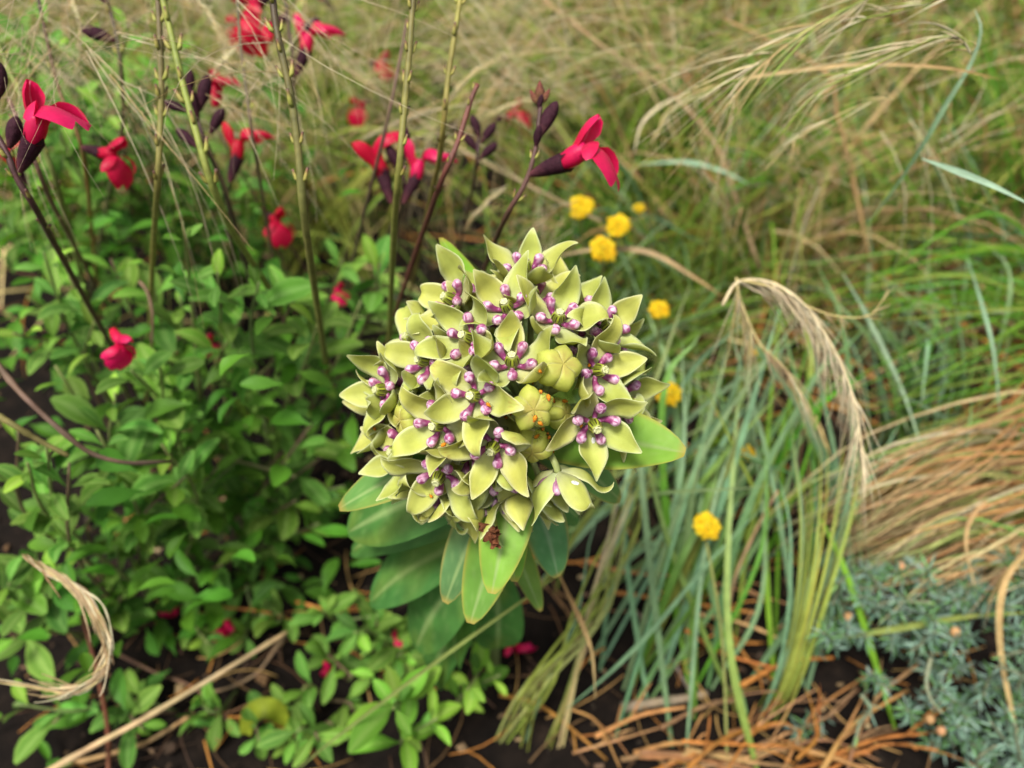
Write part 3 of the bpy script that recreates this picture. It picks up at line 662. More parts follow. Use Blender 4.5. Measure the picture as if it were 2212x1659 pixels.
def hood_mesh(v):
    mb = MB(); r = random.Random(v)
    k = r.uniform(0.92, 1.1); lift = r.uniform(-0.3, 0.9)
    pts = [V((x*0.001*k, y*0.001, z*0.001)) for x, y, z in ((1.0, 0, 0.9), (1.6, 0, 0.35), (2.6, 0, 0.2), (3.6, 0, 0.5+lift*0.2), (4.5, 0, 1.15+lift*0.5), (5.15, 0, 2.1+lift*0.8), (5.35, 0, 2.9+lift))]
    p = crv(pts, 17); rad = [0.45, 0.58, 0.66, 0.68, 0.68, 0.70, 0.76, 0.84, 0.94, 1.06, 1.20, 1.32, 1.40, 1.42, 1.30, 0.92, 0.2]
    rows = []; cols = []; n = 17; sd = 14
    for i in range(n):
        t = (p[min(i+1, n-1)]-p[max(i-1, 0)]).normalized(); u = V((0, 1, 0)); b = t.cross(u)
        row = []; cc = []
        for j in range(sd):
            a = 2*pi*j/sd; ca, sa = cos(a), sin(a); s = i/(n-1)
            gro = 1-0.22*max(0, -sa)**6*(1 if s < 0.75 else 0.4)     # the groove along the inner side
            row.append(p[i] + (u*ca*0.95 + b*sa*1.05)*(rad[i]*0.001*gro))
            patch = NZ.noise(V((ca*1.6+v*7.3, sa*1.6, s*5.0)))
            f = min(1, max(0, (s-0.5)*2.4))*min(1, max(0, patch*2.6+0.45))
            up = max(0, -sa)
            c = mix(HD, HM, min(1, 0.25+0.8*s*abs(ca)+0.4*max(0, patch)))
            c = mix(c, HP, f*0.9); c = mix(c, HP, 0.45*up**4*(1-s)); c = mix(c, HP, 0.55*math.exp(-((s-0.06)/0.07)**2))
            cc.append(c)
        rows.append(row); cols.append(cc)
    mb.grid(rows, cols, True); mb.f.append(tuple(range((n-1)*sd, n*sd)))
    return mb.mesh('hood', MH)
HOODS = [hood_mesh(i) for i in range(7)]
def column_mesh():
    mb = MB(); sd = 60; zs = [-0.6, 0.3, 0.7, 1.1, 1.5, 1.9, 2.3, 2.7, 3.0, 3.2, 3.35]; rd = [1.25, 1.38, 1.56, 1.70, 1.76, 1.74, 1.64, 1.48, 1.30, 1.14, 1.08]
    rows = []; cols = []
    for z, r in zip(zs, rd):
        row = []; cc = []
        for j in range(sd):
            a = 2*pi*j/sd; x = (a*5/(2*pi)) % 1.0; x = abs(x-0.5)*2      # 0 at an anther's middle, 1 in the seam
            q = r*(1+0.07*cos(5*a)*-1) - (0.16 if x > 0.86 and 0.6 < z < 3.0 else 0)
            row.append(V((q*cos(a), q*sin(a), z+0.4))*0.001)
            c = mix((0.30, 0.34, 0.03), (0.11, 0.14, 0.015), min(1, x*1.1)*0.8)
            c = mix(c, (0.40, 0.42, 0.06), 0.6 if z < 0.8 and x < 0.4 else 0)
            if 0.3 < x < 0.66 and 1.4 < z < 3.0: c = mix(c, (0.02, 0.012, 0.006), 0.95)
            if x > 0.85 and 0.5 < z < 2.6: c = (0.10, 0.10, 0.015)
            if z > 3.1: c = (0.40, 0.41, 0.15)
            cc.append(c)
        rows.append(row); cols.append(cc)
    mb.grid(rows, cols, True)
    return mb.mesh('column', MC)
def disc_mesh():
    mb = MB(); sd = 40; rows = []; cols = []
    for r, z in ((1.16, 3.70), (1.18, 3.82), (1.08, 3.92), (0.85, 3.94), (0.6, 3.92), (0.35, 3.87), (0.15, 3.82), (0.02, 3.80)):
        row = []; cc = []
        for j in range(sd):
            a = 2*pi*j/sd; k = 1+0.05*cos(5*a)
            st = math.exp(-((((a*5/(2*pi)) % 1)-0.5)/0.16)**2)
            row.append(V((r*k*cos(a), r*k*sin(a), z - 0.07*st*(0.2 < r < 1)))*0.001)
            cc.append(mix((0.52, 0.53, 0.27), (0.34, 0.37, 0.09), 0.75*st if r < 0.95 else 0.0))
        rows.append(row); cols.append(cc)
    mb.grid(rows, cols, True)
    return mb.mesh('stigma_disc', MC)
COLM, DISC = column_mesh(), disc_mesh()

def axis_at(o, th, ph):
    tc = (CL-o).normalized(); rx = (CR - tc*CR.dot(tc)).normalized(); uy = tc.cross(rx)
    return tc*cos(R(th)) + (rx*cos(R(ph))+uy*sin(R(ph)))*sin(R(th)), rx, uy
def pedicel(parent, end, ax, rad=0.0010, col=(0.30, 0.36, 0.12)):
    mb = MB(); p = crv([HUB, lerp(HUB, end, 0.5)+(end-HUB).cross(V((ru(-1, 1), ru(-1, 1), 0.2))).normalized()*0.002, end-ax*0.004, end], 9)
    mb.tube(p, rad, 7, col); mb.build('pedicel', MT, parent, origin=HUB)
def floret(px, py, dz, th, ph, roll, op=0.0, L=0.0170, hoods=True, seed=None, ped=True):
    """dz: how far before the hub (m); th, ph: lean of the axis from the line of sight; roll: picture angle of one petal"""
    o = at(px, py, 0.236-dz); ax, rx, uy = axis_at(o, th, ph)
    o = o - ax*0.002
    pd = rx*cos(R(roll))+uy*sin(R(roll)); pd = pd-ax*pd.dot(ax)
    pd = pd.normalized(); py_ = ax.cross(pd)
    Mf = M((pd, py_, ax)).transposed().to_4x4(); Mf.translation = o
    f = link('floret', None, MW, Mf); f.empty_display_size = 0.005
    for k in range(5):
        st = rnd()
        curl = ru(0.0, 0.7) if st < 0.55 else (ru(1.4, 3.0) if st < 0.85 else ru(-0.7, 0.0))
        tw = ru(-0.3, 0.3) if rnd() < 0.55 else ru(-1.3, 1.3)
        petal(f, Mf, 2*pi*k/5+ru(-0.08, 0.08), L*ru(0.93, 1.12), ru(0.0036, 0.0045), ru(-2, 10)+op*0.3, ru(56, 86)+op, curl, tw, ru(0.45, 0.9), ru(0.08, 0.28), skew=ru(-0.25, 0.25))
        if hoods: link('hood', random.choice(HOODS), f, Mf @ M.Rotation(2*pi*(k+0.5)/5+ru(-0.07, 0.07), 4, 'Z') @ M.Translation((0, 0, 0.0006)) @ M.Scale(1.08, 4))
    CS = Mf @ M.Diagonal((1.12, 1.12, 1.38, 1)); link('column', COLM, f, CS); link('stigma_disc', DISC, f, CS @ M.Diagonal((0.86, 0.86, 1, 1)))
    if ped: pedicel(f, o+ax*0.0006, ax)
    return f
FL = [  # px, py, dz, theta, phi, roll
    (974, 648, 0.006, 62, 152, 155), (1096, 664, 0.016, 38, 120, 134), (1010, 730, 0.020, 40, 152, 132), (918, 778, 0.012, 50, 172, 170),
    (828, 842, 0.003, 58, 180, 134), (1106, 782, 0.027, 40, 92, 94), (1024, 855, 0.030, 22, 178, 139), (946, 918, 0.022, 34, 193, -153),
    (1066, 965, 0.027, 36, 237, -116), (949, 1028, 0.014, 50, 244, -126), (860, 975, 0.004, 66, 184, 165), (1077, 1036, 0.012, 66, 268, -117),
    (1135, 580, 0.001, 60, 92, 88), (1205, 688, 0.018, 40, 72, 75), (1310, 706, 0.010, 42, 44, 37), (1292, 800, 0.018, 42, 4, 8),
    (1352, 868, 0.006, 58, -18, -31), (1283, 917, 0.024, 36, -57, -92), (1008, 1100, 0.000, 78, 262, -95), (1128, 1088, 0.003, 78, 280, -70),
    (935, 1070, -0.002, 80, 238, -122), (890, 735, -0.004, 72, 150, 140), (815, 892, -0.006, 78, 188, 200), (885, 1020, -0.004, 82, 212, 215),
    (985, 800, 0.012, 44, 160, 110), (1050, 905, 0.014, 30, 220, 60), (1150, 640, 0.004, 55, 85, 40), (1255, 745, 0.006, 45, 40, 100), (1000, 985, 0.008, 48, 225, 170), (1330, 770, -0.002, 62, 12, 40), (1320, 930, -0.002, 62, -30, -10), (870, 850, 0.002, 58, 178, 100), (1040, 690, 0.006, 48, 118, 80), (1165, 1060, -0.004, 80, 275, -40),
    (1062, 1085, -0.006, 82, 265, -80), (1235, 640, -0.006, 72, 60, 50), (1050, 625, -0.008, 70, 110, 115),
]
for f in FL: floret(*f)
floret(1208, 1035, 0.016, 112, -75, -100, op=16)     # nodding half-closed floret
# closed star-shaped buds
def bud(px, py, dz, th, ph, roll, r, name='flower_bud', flat=0.66):
    o = at(px, py, 0.236-dz); ax, rx, uy = axis_at(o, th, ph)
    pd = rx*cos(R(roll))+uy*sin(R(roll)); pd = (pd-ax*pd.dot(ax)).normalized()
    Mf = M((pd, ax.cross(pd), ax)).transposed().to_4x4(); Mf.translation = o
    f = link(name, None, MW, Mf); f.empty_display_size = 0.005
    for k in range(5):                                  # five closed petals, meeting in seams
        mb = MB(); rows = []; cols = []; NA, NB = 13, 11
        for i in range(NA):
            s = i/(NA-1); el = lerp(-62, 90, s); row = []; cc = []
            for j in range(NB):
                t = 2*j/(NB-1)-1; a = 2*pi*k/5 + t*pi/5*0.998
                lob = 1 - 0.25*abs(t)**1.5*cos(R(el))**0.5
                ridge = 0.05*math.exp(-(t/0.12)**2)*cos(R(el))
                rad = r*cos(R(el))**0.62*(lob+ridge) if s < 1 else 0
                z = r*flat*sin(R(el)) - 0.10*r*math.exp(-((1-s)/0.12)**2) - (0.05*r*abs(t)**5)
                row.append(V((rad*cos(a), rad*sin(a), z)))
                c = mix((0.56, 0.60, 0.11), (0.46, 0.22, 0.10), 0.6*max(0, 1-(1-s)/0.36)**1.3*(0.4+0.6*rnd()))
                if abs(t) > 0.97: c = mix(c, (0.62, 0.60, 0.28), 0.5)
                c = mix(c, (0.30, 0.38, 0.06), 0.3*max(0, 0.4-s))
                cc.append(c)
            rows.append(row); cols.append(cc)
        mb.grid(rows, cols); mb.build('petal', MP, f, basis=Mf)
    pedicel(f, o-ax*r*0.6, ax)
    return f
bud(1148, 882, 0.033, 14, -30, 100, 0.0062)
bud(1206, 795, 0.028, 30, 40, 70, 0.0066)
bud(1152, 962, 0.020, 50, 260, 60, 0.0056)
bud(1207, 893, 0.016, 60, 0, 20, 0.0046)
bud(880, 905, 0.010, 55, 190, 30, 0.0052)
# withered brown floret under the head
mb = MB(); o = at(1068, 1148, 0.226)
for k in range(7):
    a = ru(0, 6.3); p = [o+V((cos(a), sin(a)*0.5, 0))*0.001]
    for i in range(6): p.append(p[-1]+(CR*ru(-1, 1)+CU*(0.5-rnd()*1.3)+CF*ru(-0.6, 0.6)).normalized()*0.0016)
    mb.ribbon(crv(p, 14), [0.0011*sin(pi*(i+0.5)/14)+0.0002 for i in range(14)], V((ru(-1, 1), ru(-1, 1), 1)), vary((0.15, 0.055, 0.022), 0.4), fold=0.5)
tag(mb.build('withered_floret', MX, MW, origin=o), 'shrivelled reddish brown floret hanging from the head')

# broad leaves below the head
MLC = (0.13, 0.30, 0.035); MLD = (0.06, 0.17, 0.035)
def milk_leaf(base, tip, wd, nrm, col=MLC, bend=0.1, edge=(0.40, 0.28, 0.06), rib=(0.30, 0.40, 0.15), fold=0.15, blunt=1.05, wav=0.09):
    d = tip-base; L = d.length; x = d.normalized(); y = nrm.cross(x).normalized(); z = x.cross(y)
    mb = MB(); NA, NB = 22, 13; rows = []; cols = []; ph = ru(0, 6)
    for i in range(NA):
        s = i/(NA-1); c0 = base + d*s + z*(bend*L*sin(pi*s))
        ww = wd*(max(0, sin(pi*(s*0.93+0.06)**blunt))**0.58); ww = max(ww, wd*0.09 if i < NA-1 else wd*0.02)
        row = []; cc = []
        for j in range(NB):
            t = 2*j/(NB-1)-1
            row.append(c0 + y*(t*ww) + z*(fold*abs(t)*ww + wav*ww*abs(t)**2*sin(s*8+ph+(t > 0)*1.5)))
            vein = max(0, sin((s*9+abs(t)*1.6)*2*pi*1.0))**10*(abs(t) > 0.1)
            c = mix(col, rib, 0.16*vein)
            if abs(t) < 0.08: c = mix(col, rib, 0.65)
            yel = max(0, NZ.noise(c0*45+V((t, ph, 0))))
            c = mix(c, (0.30, 0.34, 0.04), yel*0.5)
            if abs(t) > 0.93: c = mix(c, edge, 0.55)
            if s > 0.95: c = mix(c, edge, (s-0.95)/0.05*0.8)
            cc.append(c)
        rows.append(row); cols.append(cc)
    mb.grid(rows, cols)
    mb.build('leaf', ML, MW, origin=base)
def SPz(z):
    k = min(range(16), key=lambda i: abs(SP[i].z-z)); return SP[k].copy()
hz = HUB.z
TOC = -CF
milk_leaf(SPz(hz-0.006), at(952, 514, 0.27), 0.0058, V((0.5, -0.5, 0.8)), bend=0.05, col=(0.19, 0.36, 0.025))
milk_leaf(SPz(hz-0.010), at(1480, 978, 0.222), 0.0112, V((0.0, -0.35, 1)), bend=0.06, col=(0.19, 0.38, 0.045), blunt=1.0)
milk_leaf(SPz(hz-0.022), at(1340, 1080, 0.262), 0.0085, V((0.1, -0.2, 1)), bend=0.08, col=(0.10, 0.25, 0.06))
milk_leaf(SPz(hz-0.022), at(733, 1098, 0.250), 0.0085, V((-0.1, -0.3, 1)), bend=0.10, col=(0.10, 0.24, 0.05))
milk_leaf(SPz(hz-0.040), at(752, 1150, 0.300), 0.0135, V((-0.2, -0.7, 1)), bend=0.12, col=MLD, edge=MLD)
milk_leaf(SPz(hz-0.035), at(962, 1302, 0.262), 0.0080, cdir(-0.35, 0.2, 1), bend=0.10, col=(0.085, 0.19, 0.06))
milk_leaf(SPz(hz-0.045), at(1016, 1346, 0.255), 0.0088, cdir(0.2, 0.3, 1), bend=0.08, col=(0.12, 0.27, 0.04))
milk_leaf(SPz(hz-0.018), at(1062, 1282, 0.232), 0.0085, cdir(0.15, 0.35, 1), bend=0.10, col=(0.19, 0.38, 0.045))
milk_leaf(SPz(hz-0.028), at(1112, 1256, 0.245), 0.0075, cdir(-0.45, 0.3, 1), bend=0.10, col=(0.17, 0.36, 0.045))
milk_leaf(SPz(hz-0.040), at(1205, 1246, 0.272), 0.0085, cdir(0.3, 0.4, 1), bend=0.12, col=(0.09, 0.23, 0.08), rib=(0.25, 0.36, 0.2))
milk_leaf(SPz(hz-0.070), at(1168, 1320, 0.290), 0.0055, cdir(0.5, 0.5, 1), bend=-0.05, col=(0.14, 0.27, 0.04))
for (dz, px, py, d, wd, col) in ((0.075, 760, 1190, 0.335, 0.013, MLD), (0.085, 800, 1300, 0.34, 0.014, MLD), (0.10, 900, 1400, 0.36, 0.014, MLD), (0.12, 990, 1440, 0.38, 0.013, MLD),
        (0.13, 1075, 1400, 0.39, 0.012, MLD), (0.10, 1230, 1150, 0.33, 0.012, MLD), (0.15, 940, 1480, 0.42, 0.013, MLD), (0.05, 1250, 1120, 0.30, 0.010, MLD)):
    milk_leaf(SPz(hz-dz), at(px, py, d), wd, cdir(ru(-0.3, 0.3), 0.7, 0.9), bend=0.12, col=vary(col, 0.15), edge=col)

# ------------------------------------------------------------------ aphids on the milkweed
def aphid_mesh():
    mb = MB(); c1 = (0.62, 0.22, 0.015)
    mb.ball((0, 0, 0.0005), 0.00045, c1, seg=8, rings=6, sq=(1.5, 1.05, 0.95)); mb.ball((0.0007, 0, 0.00045), 0.00026, (0.45, 0.14, 0.02), seg=6, rings=5)
    for sg in (-1, 1):
        for k in (-1, 0, 1):
            o = V((0.0002*k+0.0002, sg*0.0003, 0.0004)); mb.tube([o, o+V((k*0.0003, sg*0.00045, 0.0003)), o+V((k*0.0006, sg*0.0008, -0.0004))], 0.00004, 3, (0.05, 0.03, 0.02))
        mb.tube([V((-0.0005, sg*0.0002, 0.0007)), V((-0.0009, sg*0.00025, 0.00095))], 0.00005, 3, (0.03, 0.02, 0.02))
        mb.tube([V((0.0009, sg*0.0001, 0.0006)), V((0.0014, sg*0.0005, 0.0009))], 0.00003, 3, (0.05, 0.03, 0.02))
    return mb.mesh('aphid', MX)
APH = aphid_mesh()

# ------------------------------------------------------------------ grasses with blades of their own
def hero_blade(mb, pts, wd, col, tipc=None, n=16, fold=0.35, nrm=None, start=0.45):
    q = crv(pts, n); ws = [wd*min(1, start+i/(n-1)*2.2)*(1-(i/(n-1))**2.5)+wd*0.05 for i in range(n)]
    mb.ribbon(q, ws, nrm or V((ru(-0.5, 0.5), -1, ru(0.3, 1.2))), [mix(col, tipc or col, (i/(n-1))**2) for i in range(n)], fold=fold)
def clump(name, label, cat, group, base, blades, mtl):
    t = tag(empty(name, base), label, cat, group)
    for (pts, wd, col, tipc) in blades:
        mb = MB(); hero_blade(mb, pts, wd, col, tipc); mb.build('blade', mtl, t, origin=pts[0])
    return t
# blue-green clump: blades rise and fan from beside the milkweed
def fan(bpx, bpy, n, tips, wd, cols, spread=0.012, tipmix=None, sag=0.0):
    bl = []; g = ground_at(bpx, bpy)
    for k in range(n):
        px, py, d = random.choice(tips); e = at(px+ru(-120, 110), py+ru(-90, 90), d+ru(-0.03, 0.06)); e.z = max(e.z, 0.02)
        b = g + V((random.gauss(0, spread), random.gauss(0, spread), -0.004))
        m = lerp(b, e, ru(0.35, 0.65)) + V((ru(-0.022, 0.022), ru(-0.02, 0.02), 0.03+ru(-0.025, 0.025)+sag))
        c = vary(random.choice(cols), 0.22, 0.1)
        bl.append(([b, m, e], wd*ru(0.6, 1.3), c, tipmix and mix(c, tipmix, 0.6)))
    return bl
clump('grass_clump', 'blue-green grass clump with long stiff blades beside the milkweed', 'grass', 'grass clumps', ground_at(1400, 1400),
      fan(1400, 1400, 44, [(1560, 720, 0.42), (1650, 820, 0.42), (1500, 660, 0.45), (1720, 920, 0.40), (1790, 720, 0.43), (1600, 1000, 0.40), (1480, 800, 0.42), (1430, 940, 0.40), (1640, 640, 0.45)], 0.0019, [BLUEG, BLUEG, (0.14, 0.27, 0.10), GREEN, MIDG, OLIVE], 0.04, (0.3, 0.38, 0.2), -0.012), MG)
clump('grass_clump', 'green grass clump rising under the cream feather plume', 'grass', 'grass clumps', ground_at(1620, 1300),
      fan(1620, 1300, 30, [(1700, 640, 0.44), (1780, 780, 0.42), (1660, 740, 0.43), (1850, 900, 0.40), (1730, 1020, 0.40), (1590, 860, 0.41)], 0.0018, [BLUEG, MIDG, (0.14, 0.27, 0.10), LIME, BLUEG], 0.04, None, -0.012), MG)
clump('grass_clump', 'bright green grass clump leaning in above the tan tussock', 'grass', 'grass clumps', ground_at(2380, 800),
      fan(2380, 800, 45, [(1800, 700, 0.45), (1850, 860, 0.43), (1760, 640, 0.47), (1920, 560, 0.47), (1980, 760, 0.44), (2060, 900, 0.42), (1900, 960, 0.41)], 0.0011, [MIDG, MIDG, LIME, (0.14, 0.30, 0.05)], 0.03, None, 0.02), MG)
clump('grass_clump', 'upright bluish grass clump beyond the drooping plume', 'grass', 'grass clumps', ground_at(1950, 1020),
      fan(1950, 1020, 55, [(1840, 600, 0.5), (1980, 620, 0.5), (2080, 560, 0.52), (2150, 700, 0.48), (1900, 760, 0.47), (2020, 800, 0.45), (1990, 900, 0.43)], 0.0013, [BLUEG, (0.14, 0.25, 0.09), GREEN], 0.02, (0.3, 0.38, 0.25)), MG)
clump('grass_clump', 'fresh green grass clump among brown stalks at the back', 'grass', 'grass clumps', ground_at(1750, 560),
      fan(1750, 560, 60, [(1560, 60, 0.7), (1700, 20, 0.7), (1800, 200, 0.66), (1620, 300, 0.66), (1900, 100, 0.7), (1500, 250, 0.7)], 0.0014, [GREEN, LIME, (0.12, 0.24, 0.05)], 0.05), MG)
clump('grass_clump', 'tall deep green grass clump at the far edge of the bed', 'grass', 'grass clumps', ground_at(2120, 560),
      fan(2120, 560, 60, [(2050, 30, 0.6), (2180, 60, 0.6), (2100, 200, 0.58), (2230, 250, 0.56), (1960, 200, 0.62)], 0.0015, [GREEN, (0.12, 0.24, 0.06), LIME], 0.04), MG)
clump('grass_clump', 'low green grass clump behind the yellow button flowers', 'grass', 'grass clumps', ground_at(1350, 620),
      fan(1350, 620, 60, [(1200, 480, 0.5), (1320, 420, 0.52), (1480, 520, 0.5), (1100, 430, 0.55), (1250, 600, 0.46), (1430, 640, 0.46), (1000, 480, 0.52)], 0.0013, [GREEN, BLUEG, (0.14, 0.25, 0.08)], 0.05), MG)
clump('grass_clump', 'yellow-green stalk clump leaning across the dark soil', 'grass', 'grass clumps', at(1250, 1700, 0.47),
      [([at(1060+ru(-45, 70), 1650+ru(-40, 90), 0.45), at(1170+ru(-35, 35), 1480+ru(-15, 15), 0.41), at(1270+ru(-40, 40), 1330, 0.40), at(1345+ru(-50, 70), 1120+ru(-60, 60), 0.40), at(1400+ru(-30, 90), 960+ru(-90, 60), 0.40)], 0.0007*ru(0.6, 1.3), vary(random.choice([LIME, OLIVE, (0.30, 0.30, 0.09), BLUEG]), 0.2), None) for _ in range(11)] +
      [([at(1160+ru(-30, 40), 1650+ru(-30, 90), 0.45), at(1245+ru(-10, 10), 1450, 0.41), at(1290+ru(-10, 10), 1270, 0.40), at(1350+ru(-15, 30), 1060, 0.40)], 0.0008*ru(0.6, 1.3), vary(random.choice([LIME, OLIVE, STRAW]), 0.15), PALE) for _ in range(9)], MG)
clump('grass_clump', 'yellow-green stalk clump rising through the dead orange stems', 'grass', 'grass clumps', at(1640, 1590, 0.5),
      [([at(1640+u*25, 1590+v*45, 0.46), at(1705+u*30, 1450+v*15, 0.42), at(1745+u*45, 1300, 0.40+0.01*v), at(1772+u*75, 1120, 0.40+0.015*v), at(1775+u*120, 960+v*70, 0.41+0.02*v)], 0.0009*ru(0.6, 1.3), vary(random.choice([LIME, OLIVE, BLUEG, (0.32, 0.33, 0.06)]), 0.15), None) for u, v in [(ru(-1, 1), ru(-1, 1)) for _ in range(13)]], MG)
# single long blades
for (pts, wd, c, tc, mm, lab) in (
    ([(610, 1690, 0.40), (720, 1597, 0.37), (940, 1430, 0.34), (1139, 1289, 0.335), (1215, 1235, 0.34)], 0.0011, (0.24, 0.30, 0.09), OLIVE, MG, 'long dull green grass blade slanting over the sage seedlings'),
    ([(1225, 1530, 0.40), (1330, 1440, 0.40), (1430, 1335, 0.40), (1530, 1215, 0.40), (1660, 1080, 0.41)], 0.0014, BLUEG, None, MG, 'blue-green blade crossing the dark soil by the milkweed'),
    ([(1205, 1235, 0.37), (1235, 1300, 0.365), (1258, 1350, 0.36), (1279, 1415, 0.36), (1286, 1510, 0.37)], 0.0014, TAN, STRAW, MD, 'bent tan grass blade standing before the dark soil'),
    ([(1991, 343, 0.304), (2060, 368, 0.296), (2140, 400, 0.289), (2240, 450, 0.281)], 0.0014, (0.30, 0.44, 0.30), None, MG, 'pale silvery blue blade pointing out of the grass edge'),
    ([(1875, 480, 0.380), (1941, 393, 0.365), (2000, 300, 0.350), (2041, 227, 0.342), (2094, 140, 0.334), (2118, 67, 0.327), (2104, 20, 0.327)], 0.0014, BLUEG, (0.34, 0.45, 0.32), MG, 'tall blue-green blade with a curled tip behind the awned sheaf'),
    ([(1470, 210, 0.365), (1608, 170, 0.350), (1841, 140, 0.342), (2041, 147, 0.334), (2161, 173, 0.334)], 0.0010, STRAW, TAN, MD, 'dry straw blade lying level under the awned sheaves'),
    ([(1380, 355, 0.55), (1480, 350, 0.54), (1560, 370, 0.53), (1620, 400, 0.53)], 0.0018, (0.28, 0.40, 0.26), None, MG, 'grey-green arched blade beyond the single crimson flower'),
    ([(1750, 1385, 0.43), (1860, 1368, 0.42), (1974, 1349, 0.41), (2090, 1330, 0.41), (2240, 1322, 0.41)], 0.0024, (0.27, 0.34, 0.09), OLIVE, MG, 'broad yellow-green leaf sheath lying over the silver foliage'),
    ([(2090, 560, 0.45), (2120, 660, 0.43), (2145, 760, 0.42), (2160, 900, 0.42)], 0.0013, (0.24, 0.36, 0.22), None, MG, 'drooping bluish blade over the tan tussock'),
    ([(1820, 590, 0.46), (1880, 700, 0.45), (1950, 850, 0.43), (2000, 1000, 0.42)], 0.0016, (0.24, 0.36, 0.22), None, MG, 'long bluish blade folded down beside the drooping plume'),
    ([(1180, 560, 0.5), (1280, 540, 0.48), (1400, 545, 0.47), (1500, 600, 0.46), (1560, 640, 0.46)], 0.0018, (0.42, 0.31, 0.17), TAN, MD, 'dry brown arching blade under the yellow button flowers'),
    ([(1370, 330, 0.47), (1385, 270, 0.47), (1430, 225, 0.47), (1500, 200, 0.47)], 0.0010, PALE, None, MD, 'pale curled straw blade beside the crimson flower')):
    q = P(*pts)
    for v in q: v.z = max(v.z, 0.006)
    mb = MB(); hero_blade(mb, q, wd, c, tc, 18, start=0.1); tag(mb.build('lone_grass', mm), lab, 'grass', 'single grass blades', 'thing')
clump('grass_clump', 'vivid green grass clump standing between the two tan stalks', 'grass', 'grass clumps', ground_at(1680, 480),
      fan(1680, 480, 60, [(1480, 100, 0.55), (1600, 30, 0.55), (1720, 120, 0.53), (1800, 330, 0.5), (1560, 330, 0.5), (1650, 420, 0.48), (1900, 420, 0.48)], 0.0012, [MIDG, MIDG, (0.16, 0.34, 0.03), LIME, DKG], 0.06), MG)
clump('grass_clump', 'vivid green grass clump under the curled blue-green blade', 'grass', 'grass clumps', ground_at(2080, 640),
      fan(2080, 640, 60, [(1960, 200, 0.5), (2080, 100, 0.5), (2180, 220, 0.48), (2000, 450, 0.46), (2200, 480, 0.45), (1900, 330, 0.5), (2120, 380, 0.46)], 0.0012, [MIDG, MIDG, (0.16, 0.34, 0.03), DKG, BLUEG], 0.06), MG)
